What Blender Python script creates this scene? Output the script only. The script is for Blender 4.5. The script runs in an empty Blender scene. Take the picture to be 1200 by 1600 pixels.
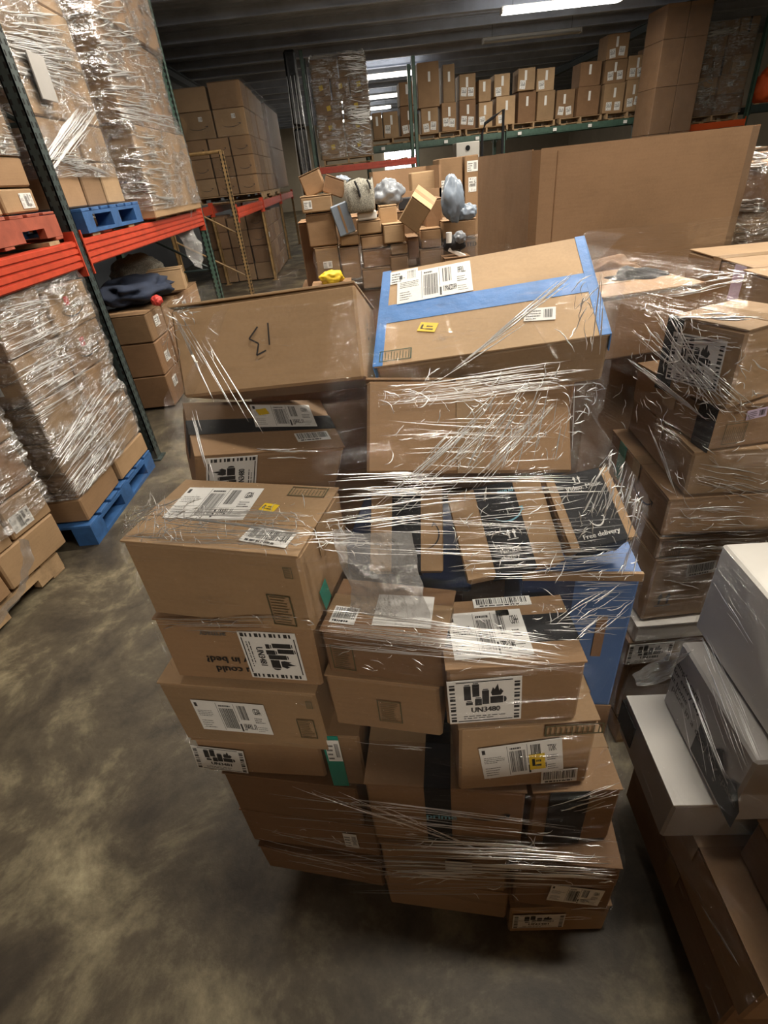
import bpy, bmesh, math, random
from mathutils import Vector, Matrix, noise
from mathutils.bvhtree import BVHTree

# ------------------------------------------------------------------ camera, world, exposure
SC = bpy.context.scene
COL = SC.collection
F, CX, CY, EYE = 800.0, 600.0, 800.0, 1.7
PITCH, ROLL = math.atan2(530, 800), math.atan2(135, 1208)
FWD = Vector((0, math.cos(PITCH), -math.sin(PITCH)))
UP0 = Vector((0, math.sin(PITCH), math.cos(PITCH)))
UPV = UP0 * math.cos(ROLL) + Vector((1, 0, 0)) * math.sin(ROLL)
RGT = Vector((1, 0, 0)) * math.cos(ROLL) - UP0 * math.sin(ROLL)
EYEP = Vector((0, 0, EYE))
cam = bpy.data.cameras.new('camera')
camo = bpy.data.objects.new('camera', cam)
COL.objects.link(camo)
cam.sensor_fit = 'VERTICAL'
cam.sensor_height = 36.0
cam.sensor_width = 27.0
cam.lens = 18.0
cam.clip_start = 0.02
cam.clip_end = 200
m3 = Matrix((RGT, UPV, -FWD)).transposed()
camo.matrix_world = Matrix.Translation(EYEP) @ m3.to_4x4()
SC.camera = camo

world = bpy.data.worlds.new('world')
SC.world = world
world.use_nodes = True
world.node_tree.nodes['Background'].inputs[0].default_value = (0.9, 0.85, 0.75, 1)
world.node_tree.nodes['Background'].inputs[1].default_value = 0.02
SC.view_settings.view_transform = 'Standard'
SC.view_settings.look = 'None'
SC.view_settings.gamma = 1.0
SC.view_settings.use_curve_mapping = False
SC.view_settings.exposure = 0.0
SC.cycles.transparent_max_bounces = 24
SC.cycles.max_bounces = 10
SC.cycles.diffuse_bounces = 4
SC.cycles.caustics_reflective = False
SC.cycles.caustics_refractive = False
SC.cycles.sample_clamp_indirect = 4.0

LAMP_POWER = 150.0          # watts of one ceiling fixture
LAMP_COLOR = (1.0, 0.90, 0.75)
# lit ceiling fixtures: centre x, y (all at the same height, tubes run across the aisle)
LAMPS = [(4.7, 14.0, 1), (1.35, 20.7, 1), (1.2, 26.0, 1), (1.2, 30.3, 1), (1.2, 35.0, 1),
         (1.5, 3.7, 1.4), (1.3, 8.5, .9), (4.9, 4.5, .8), (4.9, 9.0, 1), (0.4, -4.2, 1.2), (1.45, 0.6, .5), (-1.0, 5.0, .8)]
DARK_LAMPS = [(5.0, 17.0)]
LAMP_Z = 4.1


def ray(x, y):
    return RGT * ((x - CX) / F) - UPV * ((y - CY) / F) + FWD


def at(x, y, Y):
    """the point at depth Y (metres in front of the camera's foot) seen at photo position x, y"""
    r = ray(x, y)
    return EYEP + r * (Y / r.y)


def at_z(x, y, z):
    r = ray(x, y)
    return EYEP + r * ((z - EYE) / r.z)


def at_plane(x, y, p, n):
    r = ray(x, y)
    return EYEP + r * ((p - EYEP).dot(n) / r.dot(n))


# ------------------------------------------------------------------ materials
def nmat(name):
    m = bpy.data.materials.new(name)
    m.use_nodes = True
    nt = m.node_tree
    return m, nt, nt.nodes, nt.links, nt.nodes['Principled BSDF']


def N(ns, t, **kw):
    n = ns.new(t)
    for k, v in kw.items():
        if k in n.inputs.keys():
            n.inputs[k].default_value = v
        else:
            setattr(n, k, v)
    return n


def ramp(ns, stops):
    r = ns.new('ShaderNodeValToRGB')
    e = r.color_ramp.elements
    while len(e) < len(stops):
        e.new(0.5)
    for k, (p, c) in enumerate(stops):
        e[k].position = p
        e[k].color = (c[0], c[1], c[2], 1) if not isinstance(c, (int, float)) else (c, c, c, 1)
    return r


def plain(name, col, rough=0.6, metal=0.0, var=0.0, scale=6.0, spec=0.5, bump=0.0):
    m, nt, ns, ln, p = nmat(name)
    p.inputs['Base Color'].default_value = (*col, 1)
    p.inputs['Roughness'].default_value = rough
    p.inputs['Metallic'].default_value = metal
    p.inputs['Specular IOR Level'].default_value = spec
    if var > 0 or bump > 0:
        tc = ns.new('ShaderNodeTexCoord')
        no = N(ns, 'ShaderNodeTexNoise', Scale=scale, Detail=6.0, Roughness=0.65)
        ln.new(tc.outputs['Object'], no.inputs['Vector'])
        r = ramp(ns, [(0.3, tuple(c * (1 - var) for c in col)), (0.7, tuple(min(1, c * (1 + var)) for c in col))])
        ln.new(no.outputs['Fac'], r.inputs['Fac'])
        ln.new(r.outputs['Color'], p.inputs['Base Color'])
        if bump > 0:
            b = N(ns, 'ShaderNodeBump', Strength=bump, Distance=0.01)
            ln.new(no.outputs['Fac'], b.inputs['Height'])
            ln.new(b.outputs['Normal'], p.inputs['Normal'])
    return m


def cardboard(name, col, gloss=0.72):
    m, nt, ns, ln, p = nmat(name)
    tc = ns.new('ShaderNodeTexCoord')
    oi = ns.new('ShaderNodeObjectInfo')
    add = N(ns, 'ShaderNodeVectorMath', operation='ADD')
    sc = N(ns, 'ShaderNodeVectorMath', operation='SCALE')
    cmb = ns.new('ShaderNodeCombineXYZ')
    for k in range(3):
        ln.new(oi.outputs['Random'], cmb.inputs[k])
    sc.inputs['Scale'].default_value = 37.0
    ln.new(cmb.outputs[0], sc.inputs[0])
    ln.new(tc.outputs['Object'], add.inputs[0])
    ln.new(sc.outputs[0], add.inputs[1])
    big = N(ns, 'ShaderNodeTexNoise', Scale=4.0, Detail=4.0, Roughness=0.55)
    fine = N(ns, 'ShaderNodeTexNoise', Scale=160.0, Detail=3.0, Roughness=0.6)
    fib = N(ns, 'ShaderNodeTexNoise', Scale=1.0, Detail=3.0, Roughness=0.5)
    mp = ns.new('ShaderNodeMapping')
    mp.inputs['Scale'].default_value = (9, 9, 110)
    for t in (big, fine):
        ln.new(add.outputs[0], t.inputs['Vector'])
    ln.new(add.outputs[0], mp.inputs['Vector'])
    ln.new(mp.outputs[0], fib.inputs['Vector'])
    mix1 = N(ns, 'ShaderNodeMath', operation='MULTIPLY_ADD')
    mix1.inputs[1].default_value = 0.55
    ln.new(big.outputs['Fac'], mix1.inputs[0])
    m2 = N(ns, 'ShaderNodeMath', operation='MULTIPLY_ADD')
    m2.inputs[1].default_value = 0.25
    ln.new(fine.outputs['Fac'], m2.inputs[0])
    m2b = N(ns, 'ShaderNodeMath', operation='MULTIPLY')
    m2b.inputs[1].default_value = 0.2
    ln.new(fib.outputs['Fac'], m2b.inputs[0])
    ln.new(m2b.outputs[0], m2.inputs[2])
    ln.new(m2.outputs[0], mix1.inputs[2])
    r = ramp(ns, [(0.3, tuple(c * 0.78 for c in col)), (0.52, col), (0.72, tuple(min(1, c * 1.16) for c in col))])
    ln.new(mix1.outputs[0], r.inputs['Fac'])
    hs = ns.new('ShaderNodeHueSaturation')
    mr = N(ns, 'ShaderNodeMapRange')
    mr.inputs['To Min'].default_value = 0.82
    mr.inputs['To Max'].default_value = 1.14
    ln.new(oi.outputs['Random'], mr.inputs['Value'])
    ln.new(mr.outputs[0], hs.inputs['Value'])
    ln.new(r.outputs['Color'], hs.inputs['Color'])
    ln.new(hs.outputs['Color'], p.inputs['Base Color'])
    b = N(ns, 'ShaderNodeBump', Strength=0.35, Distance=0.02)
    ln.new(big.outputs['Fac'], b.inputs['Height'])
    b2 = N(ns, 'ShaderNodeBump', Strength=0.12, Distance=0.002)
    ln.new(fib.outputs['Fac'], b2.inputs['Height'])
    ln.new(b.outputs['Normal'], b2.inputs['Normal'])
    ln.new(b2.outputs['Normal'], p.inputs['Normal'])
    p.inputs['Roughness'].default_value = gloss
    p.inputs['Specular IOR Level'].default_value = 0.3
    return m


def film_mat(name, base=0.06, edge=0.35, streak=0.4, milk=0.03, rough=0.10, sx=2.2, sy=70.0, bump=0.6, tilt=0.25, thr=0.58, p0=0.42, p1=0.62, crumple=0.25, cs=55.0):
    """clear stretch film: mostly see-through, glossy, with long pulled creases"""
    m = bpy.data.materials.new(name)
    m.use_nodes = True
    nt = m.node_tree
    ns, ln = nt.nodes, nt.links
    ns.remove(ns['Principled BSDF'])
    out = ns['Material Output']
    uv = N(ns, 'ShaderNodeUVMap')
    mp = ns.new('ShaderNodeMapping')
    mp.inputs['Scale'].default_value = (sx, sy, 1)
    mp.inputs['Rotation'].default_value = (0, 0, tilt)
    ln.new(uv.outputs[0], mp.inputs['Vector'])
    st = N(ns, 'ShaderNodeTexNoise', Scale=1.0, Detail=5.0, Roughness=0.7, Distortion=0.6)
    ln.new(mp.outputs[0], st.inputs['Vector'])
    mp2 = ns.new('ShaderNodeMapping')
    mp2.inputs['Scale'].default_value = (sx * 2.2, sy * 0.8, 1)
    mp2.inputs['Rotation'].default_value = (0, 0, tilt - 0.85)
    ln.new(uv.outputs[0], mp2.inputs['Vector'])
    st2 = N(ns, 'ShaderNodeTexNoise', Scale=1.0, Detail=4.0, Roughness=0.7, Distortion=0.8)
    ln.new(mp2.outputs[0], st2.inputs['Vector'])
    patch = N(ns, 'ShaderNodeTexNoise', Scale=4.5, Detail=3.0, Roughness=0.6)
    ln.new(uv.outputs[0], patch.inputs['Vector'])
    crk = N(ns, 'ShaderNodeTexNoise', Scale=cs, Detail=3.0, Roughness=0.6)
    ln.new(uv.outputs[0], crk.inputs['Vector'])
    mx = N(ns, 'ShaderNodeMath', operation='MAXIMUM')
    ln.new(st.outputs['Fac'], mx.inputs[0])
    ln.new(st2.outputs['Fac'], mx.inputs[1])
    sm = N(ns, 'ShaderNodeMapRange')
    sm.inputs['From Min'].default_value = thr
    sm.inputs['From Max'].default_value = thr + 0.14
    ln.new(mx.outputs[0], sm.inputs['Value'])
    pm = N(ns, 'ShaderNodeMapRange')
    pm.inputs['From Min'].default_value = p0
    pm.inputs['From Max'].default_value = p1
    ln.new(patch.outputs['Fac'], pm.inputs['Value'])
    sp = N(ns, 'ShaderNodeMath', operation='MULTIPLY')
    ln.new(sm.outputs[0], sp.inputs[0])
    ln.new(pm.outputs[0], sp.inputs[1])
    h = N(ns, 'ShaderNodeMath', operation='MULTIPLY_ADD')
    h.inputs[1].default_value = crumple
    ln.new(crk.outputs['Fac'], h.inputs[0])
    ln.new(mx.outputs[0], h.inputs[2])
    bp = N(ns, 'ShaderNodeBump', Strength=bump, Distance=0.04)
    ln.new(h.outputs[0], bp.inputs['Height'])
    lw = N(ns, 'ShaderNodeLayerWeight', Blend=0.35)
    ln.new(bp.outputs['Normal'], lw.inputs['Normal'])
    f1 = N(ns, 'ShaderNodeMath', operation='MULTIPLY_ADD')
    f1.inputs[1].default_value = edge
    f1.inputs[2].default_value = base
    ln.new(lw.outputs['Fresnel'], f1.inputs[0])
    f2 = N(ns, 'ShaderNodeMath', operation='MULTIPLY_ADD')
    f2.inputs[1].default_value = streak
    ln.new(sp.outputs[0], f2.inputs[0])
    ln.new(f1.outputs[0], f2.inputs[2])
    f2.use_clamp = True
    gl = N(ns, 'ShaderNodeBsdfGlossy', Roughness=rough)
    gl.inputs['Color'].default_value = (0.95, 0.95, 0.95, 1)
    ln.new(bp.outputs['Normal'], gl.inputs['Normal'])
    tr = ns.new('ShaderNodeBsdfTransparent')
    tr.inputs['Color'].default_value = (0.97, 0.97, 0.97, 1)
    df = ns.new('ShaderNodeBsdfDiffuse')
    df.inputs['Color'].default_value = (0.85, 0.85, 0.85, 1)
    ms0 = N(ns, 'ShaderNodeMixShader', Fac=milk)
    ln.new(tr.outputs[0], ms0.inputs[1])
    ln.new(df.outputs[0], ms0.inputs[2])
    ms = ns.new('ShaderNodeMixShader')
    ln.new(f2.outputs[0], ms.inputs['Fac'])
    ln.new(ms0.outputs[0], ms.inputs[1])
    ln.new(gl.outputs[0], ms.inputs[2])
    ln.new(ms.outputs[0], out.inputs['Surface'])
    return m


def crease_mat(name, clear=0.35, scatter=0.22):
    m = bpy.data.materials.new(name)
    m.use_nodes = True
    ns, ln = m.node_tree.nodes, m.node_tree.links
    ns.remove(ns['Principled BSDF'])
    gl = N(ns, 'ShaderNodeBsdfGlossy', Roughness=0.28)
    gl.inputs['Color'].default_value = (0.97, 0.97, 0.97, 1)
    df = ns.new('ShaderNodeBsdfDiffuse')
    df.inputs['Color'].default_value = (0.92, 0.92, 0.92, 1)
    tl = ns.new('ShaderNodeBsdfTranslucent')
    tl.inputs['Color'].default_value = (0.92, 0.92, 0.92, 1)
    sc_ = N(ns, 'ShaderNodeMixShader', Fac=0.4)
    ln.new(df.outputs[0], sc_.inputs[1])
    ln.new(tl.outputs[0], sc_.inputs[2])
    m1 = N(ns, 'ShaderNodeMixShader', Fac=scatter)
    ln.new(gl.outputs[0], m1.inputs[1])
    ln.new(sc_.outputs[0], m1.inputs[2])
    tr = ns.new('ShaderNodeBsdfTransparent')
    ms = N(ns, 'ShaderNodeMixShader', Fac=clear)
    ln.new(m1.outputs[0], ms.inputs[1])
    ln.new(tr.outputs[0], ms.inputs[2])
    ln.new(ms.outputs[0], ns['Material Output'].inputs['Surface'])
    return m


M = {}
M['tan'] = cardboard('cardboard_tan', (0.36, 0.235, 0.13))
M['kraft'] = cardboard('cardboard_kraft', (0.30, 0.185, 0.10))
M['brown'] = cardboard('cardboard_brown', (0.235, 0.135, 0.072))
M['pale'] = cardboard('cardboard_pale', (0.43, 0.29, 0.165))
M['gaylord'] = cardboard('cardboard_gaylord', (0.30, 0.185, 0.105))
M['white_box'] = plain('white_coated_board', (0.66, 0.64, 0.60), 0.45, var=0.06, scale=3)
M['grey_box'] = plain('grey_coated_board', (0.36, 0.345, 0.33), 0.4, var=0.1, scale=3)
M['blue_box'] = plain('blue_printed_board', (0.07, 0.15, 0.36), 0.5, var=0.1, scale=5)
M['navy_box'] = plain('navy_printed_board', (0.025, 0.045, 0.11), 0.5, var=0.1, scale=5)
M['paper'] = plain('label_paper', (0.80, 0.80, 0.78), 0.5, var=0.03, scale=30)
M['ink'] = plain('black_ink', (0.018, 0.018, 0.02), 0.6)
M['grey_ink'] = plain('grey_ink', (0.14, 0.13, 0.12), 0.7)
M['olive_ink'] = plain('olive_stamp_ink', (0.085, 0.075, 0.035), 0.8)
M['marker'] = plain('black_marker_ink', (0.015, 0.012, 0.012), 0.5)
M['light_blue_ink'] = plain('light_blue_ink', (0.16, 0.42, 0.55), 0.5)
M['white_ink'] = plain('white_ink', (0.65, 0.65, 0.63), 0.5)
M['red_ink'] = plain('red_sticker', (0.55, 0.05, 0.04), 0.5)
M['yellow'] = plain('yellow_sticker', (0.80, 0.55, 0.02), 0.5)
M['lilac'] = plain('lilac_label', (0.55, 0.45, 0.62), 0.6)
M['clear_tape'] = plain('brown_packing_tape', (0.33, 0.22, 0.125), 0.22, var=0.1, scale=20)
M['black_tape'] = plain('black_printed_tape', (0.016, 0.017, 0.020), 0.6, var=0.2, scale=20, spec=0.2)
M['blue_tape'] = plain('blue_masking_tape', (0.045, 0.19, 0.52), 0.55, var=0.18, scale=14, bump=0.3)
M['teal_tape'] = plain('teal_tape', (0.01, 0.26, 0.20), 0.4, var=0.1)
M['green_dot'] = plain('dark_green_ink', (0.03, 0.075, 0.05), 0.7)
M['wood'] = plain('pallet_wood', (0.40, 0.27, 0.15), 0.8, var=0.35, scale=9, bump=0.3)
M['blue_wood'] = plain('blue_painted_wood', (0.028, 0.10, 0.27), 0.65, var=0.3, scale=9, bump=0.3)
M['red_wood'] = plain('red_painted_wood', (0.34, 0.075, 0.04), 0.7, var=0.25, scale=9, bump=0.3)
M['red_steel'] = plain('red_painted_steel', (0.52, 0.062, 0.028), 0.4, var=0.2, scale=8)
M['dark_steel'] = plain('dark_green_painted_steel', (0.032, 0.05, 0.05), 0.45, var=0.25, scale=10)
M['green_steel'] = plain('green_painted_steel', (0.055, 0.11, 0.085), 0.42, var=0.25, scale=10)
M['gold_steel'] = plain('rusty_yellow_steel', (0.30, 0.185, 0.075), 0.5, var=0.4, scale=16)
M['hole'] = plain('slot_shadow_black', (0.006, 0.006, 0.006), 0.9)
M['orange'] = plain('orange_fabric', (0.75, 0.11, 0.02), 0.7)
M['bag'] = plain('pale_blue_plastic', (0.20, 0.245, 0.31), 0.3, var=0.12, scale=12)
M['bag_grey'] = plain('grey_plastic', (0.20, 0.22, 0.25), 0.32, var=0.15, scale=12)
M['knit'] = plain('grey_speckled_fabric', (0.28, 0.27, 0.23), 0.9, var=0.75, scale=120)
M['black_cloth'] = plain('black_cloth', (0.015, 0.015, 0.018), 0.8)
M['denim'] = plain('dark_blue_cloth', (0.02, 0.03, 0.06), 0.85, var=0.3)
M['black_film'] = plain('black_shrink_film', (0.012, 0.013, 0.015), 0.18, bump=0.6, scale=20)
M['film'] = film_mat('stretch_film', base=0.02, edge=0.2, streak=0.45, milk=0.01, rough=0.16, bump=1.0, thr=0.58)
M['film_front'] = film_mat('stretch_film_front', base=0.012, edge=0.06, streak=0.35, milk=0.004, rough=0.11, bump=1.0, thr=0.60)
M['film_heavy'] = film_mat('stretch_film_heavy', base=0.03, edge=0.25, streak=0.75, milk=0.02, rough=0.22, sx=4, sy=30, bump=1.0, thr=0.46, p0=0.40, p1=0.56, crumple=0.9, cs=28.0)
M['film_clump'] = film_mat('crumpled_film', base=0.05, edge=0.18, streak=0.45, milk=0.30, rough=0.2, sx=40, sy=40, bump=1.0, thr=0.48, p0=0.3, p1=0.45, crumple=1.2, cs=120.0)
M['crease'] = crease_mat('film_crease', 0.12)
M['fine_crease'] = crease_mat('film_fine_crease', 0.55)

# floor: worn, patchy sealed concrete
m, nt, ns, ln, p = nmat('worn_concrete')
tc = ns.new('ShaderNodeTexCoord')
n1 = N(ns, 'ShaderNodeTexNoise', Scale=2.2, Detail=10.0, Roughness=0.68, Distortion=0.35)
n2 = N(ns, 'ShaderNodeTexNoise', Scale=14.0, Detail=8.0, Roughness=0.75, Distortion=0.2)
for t in (n1, n2):
    ln.new(tc.outputs['Object'], t.inputs['Vector'])
r1 = ramp(ns, [(0.38, (0.052, 0.042, 0.03)), (0.50, (0.105, 0.086, 0.057)), (0.60, (0.24, 0.205, 0.13)), (0.70, (0.42, 0.37, 0.235))])
r2 = ramp(ns, [(0.3, (0.62, 0.62, 0.62)), (0.62, (1, 1, 1))])
ln.new(n1.outputs['Fac'], r1.inputs['Fac'])
ln.new(n2.outputs['Fac'], r2.inputs['Fac'])
mm = N(ns, 'ShaderNodeMix', data_type='RGBA', blend_type='MULTIPLY')
mm.inputs[0].default_value = 1.0
ln.new(r1.outputs['Color'], mm.inputs[6])
ln.new(r2.outputs['Color'], mm.inputs[7])
ln.new(mm.outputs[2], p.inputs['Base Color'])
p.inputs['Roughness'].default_value = 0.5
b = N(ns, 'ShaderNodeBump', Strength=0.15, Distance=0.01)
ln.new(n2.outputs['Fac'], b.inputs['Height'])
ln.new(b.outputs['Normal'], p.inputs['Normal'])
M['floor'] = m
M['deck'] = plain('grey_roof_steel', (0.46, 0.50, 0.58), 0.55, var=0.2, scale=1.5)
M['wall'] = plain('cream_block_wall', (0.42, 0.36, 0.27), 0.8, var=0.1, scale=1.0)
M['dark_wall'] = plain('dark_steel_siding', (0.06, 0.07, 0.085), 0.6, var=0.2, scale=1.0)
M['fixture'] = plain('fixture_enamel', (0.62, 0.60, 0.55), 0.4)
m, nt, ns, ln, p = nmat('lit_tube')
p.inputs['Emission Color'].default_value = (1.0, 0.95, 0.88, 1)
p.inputs['Emission Strength'].default_value = 9.0
M['tube'] = m
m, nt, ns, ln, p = nmat('daylit_pane')
p.inputs['Emission Color'].default_value = (0.95, 0.97, 1.0, 1)
p.inputs['Emission Strength'].default_value = 6.0
M['pane'] = m


# ------------------------------------------------------------------ mesh helpers
class MB:
    def __init__(s):
        s.v, s.f, s.uv = [], [], None

    def add(s, vs, fs):
        o = len(s.v)
        s.v += [tuple(q) for q in vs]
        s.f += [tuple(i + o for i in q) for q in fs]
        return s

    def box(s, x0, x1, y0, y1, z0, z1, mat=None):
        vs = [(x, y, z) for z in (z0, z1) for y in (y0, y1) for x in (x0, x1)]
        if mat is not None:
            vs = [mat @ Vector(q) for q in vs]
        return s.add(vs, [(0, 2, 3, 1), (4, 5, 7, 6), (0, 1, 5, 4), (2, 6, 7, 3), (0, 4, 6, 2), (1, 3, 7, 5)])

    def chamfer(s, x0, x1, y0, y1, z0, z1, r, jit=0.0, rng=None, mat=None):
        c = ((x0 + x1) / 2, (y0 + y1) / 2, (z0 + z1) / 2)
        hs = ((x1 - x0) / 2, (y1 - y0) / 2, (z1 - z0) / 2)
        r = min(r, 0.3 * min(hs))
        js = {}
        for k in range(8):
            js[k] = tuple((rng.uniform(-jit, 0) if rng else 0) for _ in range(3))
        vs, idx = [], {}
        for k in range(8):
            sg = ((1 if k & 1 else -1), (1 if k & 2 else -1), (1 if k & 4 else -1))
            for a in range(3):
                q = []
                for b_ in range(3):
                    e = hs[b_] + js[k][b_]
                    q.append(c[b_] + sg[b_] * (e if b_ == a else e - r))
                idx[(k, a)] = len(vs)
                vs.append(Vector(q))
        fs = []
        for a in range(3):
            b_, c_ = (a + 1) % 3, (a + 2) % 3
            for sgn in (0, 1):
                ks = []
                for (i, j) in ((0, 0), (1, 0), (1, 1), (0, 1)):
                    ks.append((sgn << a) | (i << b_) | (j << c_))
                q = [idx[(k, a)] for k in ks]
                fs.append(q if sgn else q[::-1])
        for a in range(3):
            b_, c_ = (a + 1) % 3, (a + 2) % 3
            for i in (0, 1):
                for j in (0, 1):
                    k0 = (i << b_) | (j << c_)
                    k1 = k0 | (1 << a)
                    q = [idx[(k0, b_)], idx[(k1, b_)], idx[(k1, c_)], idx[(k0, c_)]]
                    fs.append(q if (i ^ j) else q[::-1])
        for k in range(8):
            q = [idx[(k, 0)], idx[(k, 1)], idx[(k, 2)]]
            par = bin(k).count('1') % 2
            fs.append(q if par else q[::-1])
        if mat is not None:
            vs = [mat @ q for q in vs]
        return s.add(vs, fs)

    def tube(s, pts, r, n=6, taper=None):
        pts = [Vector(q) for q in pts]
        o = len(s.v)
        ref = Vector((0, 0, 1))
        for i, p_ in enumerate(pts):
            t = (pts[min(i + 1, len(pts) - 1)] - pts[max(i - 1, 0)])
            t = t.normalized() if t.length > 1e-9 else Vector((1, 0, 0))
            a = t.cross(ref)
            if a.length < 0.05:
                a = t.cross(Vector((1, 0, 0)))
            a.normalize()
            b_ = t.cross(a)
            rr = r if taper is None else r * taper[i]
            for k in range(n):
                an = 2 * math.pi * k / n
                s.v.append(tuple(p_ + (a * math.cos(an) + b_ * math.sin(an)) * rr))
        for i in range(len(pts) - 1):
            for k in range(n):
                s.f.append((o + i * n + k, o + i * n + (k + 1) % n, o + (i + 1) * n + (k + 1) % n, o + (i + 1) * n + k))
        s.f.append(tuple(o + k for k in range(n))[::-1])
        s.f.append(tuple(o + (len(pts) - 1) * n + k for k in range(n)))
        return s

    def build(s, name, mat, parent=None, loc=None, smooth=False):
        me = bpy.data.meshes.new(name)
        me.from_pydata(s.v, [], s.f)
        if isinstance(mat, str):
            mat = M[mat]
        me.materials.append(mat)
        if smooth:
            me.polygons.foreach_set('use_smooth', [True] * len(me.polygons))
        me.update()
        o = bpy.data.objects.new(name, me)
        COL.objects.link(o)
        if parent is not None:
            o.parent = parent
        if loc is not None:
            o.matrix_basis = loc if isinstance(loc, Matrix) else Matrix.Translation(loc)
        return o


def tag(o, label=None, cat=None, group=None, kind=None):
    if label:
        o['label'] = label
    if cat:
        o['category'] = cat
    if group:
        o['group'] = group
    if kind:
        o['kind'] = kind
    return o


def empty(name, mat, label=None, cat=None, group=None):
    o = bpy.data.objects.new(name, None)
    COL.objects.link(o)
    o.empty_display_size = 0.05
    o.matrix_basis = mat if isinstance(mat, Matrix) else Matrix.Translation(mat)
    return tag(o, label, cat, group)


_txt = {}


def text_geo(s):
    """letters as flat polygons, cap height about 0.7, starting at x=0"""
    if s not in _txt:
        cu = bpy.data.curves.new('t', 'FONT')
        cu.body = s
        cu.resolution_u = 2
        ob = bpy.data.objects.new('t', cu)
        COL.objects.link(ob)
        dg = bpy.context.evaluated_depsgraph_get()
        me = ob.evaluated_get(dg).to_mesh()
        vs = [(v.co.x, v.co.y) for v in me.vertices]
        fs = [tuple(q.vertices) for q in me.polygons]
        ob.evaluated_get(dg).to_mesh_clear()
        bpy.data.objects.remove(ob)
        bpy.data.curves.remove(cu)
        x1 = max(v[0] for v in vs) if vs else 1
        _txt[s] = (vs, fs, x1)
    return _txt[s]


class Ink:
    """flat print in the plane of a label: u to the right, v up, origin at the label's lower left"""

    def __init__(s):
        s.v, s.f = [], []

    def rect(s, x0, y0, x1, y1):
        o = len(s.v)
        s.v += [(x0, y0), (x1, y0), (x1, y1), (x0, y1)]
        s.f.append((o, o + 1, o + 2, o + 3))

    def poly(s, pts):
        o = len(s.v)
        s.v += list(pts)
        s.f.append(tuple(range(o, o + len(pts))))

    def line(s, pts, w):
        for (a, b_) in zip(pts[:-1], pts[1:]):
            dx, dy = b_[0] - a[0], b_[1] - a[1]
            l = math.hypot(dx, dy) or 1
            nx, ny = -dy / l * w / 2, dx / l * w / 2
            s.poly([(a[0] - nx, a[1] - ny), (b_[0] - nx, b_[1] - ny), (b_[0] + nx, b_[1] + ny), (a[0] + nx, a[1] + ny)])

    def text(s, t, x, y, h, width=None, bold=0):
        vs, fs, x1 = text_geo(t)
        k = h / 0.7
        kx = k if width is None else width / x1
        for dx in ([0] if not bold else [0, bold]):
            o = len(s.v)
            s.v += [(x + dx + q[0] * kx, y + q[1] * k) for q in vs]
            s.f += [tuple(i + o for i in q) for q in fs]

    def barcode(s, x0, y0, x1, y1, rng, n=26, vert=False):
        t = 0.0
        ws = []
        for k in range(n * 2):
            ws.append(rng.choice((1, 1, 2, 3)))
        tot = sum(ws)
        for k, w_ in enumerate(ws):
            if k % 2 == 0:
                a, b_ = t / tot, (t + w_) / tot
                if vert:
                    s.rect(x0, y0 + (y1 - y0) * a, x1, y0 + (y1 - y0) * b_)
                else:
                    s.rect(x0 + (x1 - x0) * a, y0, x0 + (x1 - x0) * b_, y1)
            t += w_

    def lines(s, x0, y0, x1, y1, n, rng, frac=0.42):
        st = (y1 - y0) / n
        for k in range(n):
            y = y0 + k * st
            x = x0
            e = x0 + (x1 - x0) * rng.uniform(0.6, 1.0)
            while x < e:
                w_ = rng.uniform(0.04, 0.16) * (x1 - x0)
                s.rect(x, y, min(x + w_, e), y + st * frac)
                x += w_ + 0.03 * (x1 - x0)


def ink_ship(w, h, rng):
    k = Ink()
    if w < h:
        k2 = ink_ship(h, w, rng)
        k.v = [(w - y, x) for (x, y) in k2.v]
        k.f = k2.f
        return k
    k.rect(0.03 * w, 0.80 * h, 0.07 * w, 0.93 * h)
    k.lines(0.04 * w, 0.50 * h, 0.30 * w, 0.72 * h, 4, rng, 0.3)
    k.lines(0.04 * w, 0.10 * h, 0.24 * w, 0.40 * h, 4, rng, 0.26)
    k.rect(0.335 * w, 0.04 * h, 0.34 * w, 0.96 * h)
    k.barcode(0.36 * w, 0.12 * h, 0.56 * w, 0.80 * h, rng, 20)
    k.lines(0.37 * w, 0.85 * h, 0.55 * w, 0.95 * h, 1, rng, 0.5)
    k.rect(0.575 * w, 0.04 * h, 0.60 * w, 0.30 * h)
    k.rect(0.575 * w, 0.36 * h, 0.58 * w, 0.96 * h)
    k.barcode(0.62 * w, 0.45 * h, 0.74 * w, 0.92 * h, rng, 10)
    k.text(rng.choice(('SDF4', 'JVL1', 'IND9', 'PPO4')), 0.62 * w, 0.14 * h, 0.18 * h, 0.16 * w, 0.003)
    k.text(rng.choice(('FL', 'GA', 'TX', 'OH')), 0.82 * w, 0.66 * h, 0.20 * h, 0.09 * w, 0.003)
    k.lines(0.81 * w, 0.38 * h, 0.96 * w, 0.58 * h, 3, rng, 0.35)
    k.lines(0.81 * w, 0.08 * h, 0.95 * w, 0.28 * h, 3, rng, 0.25)
    return k


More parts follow.
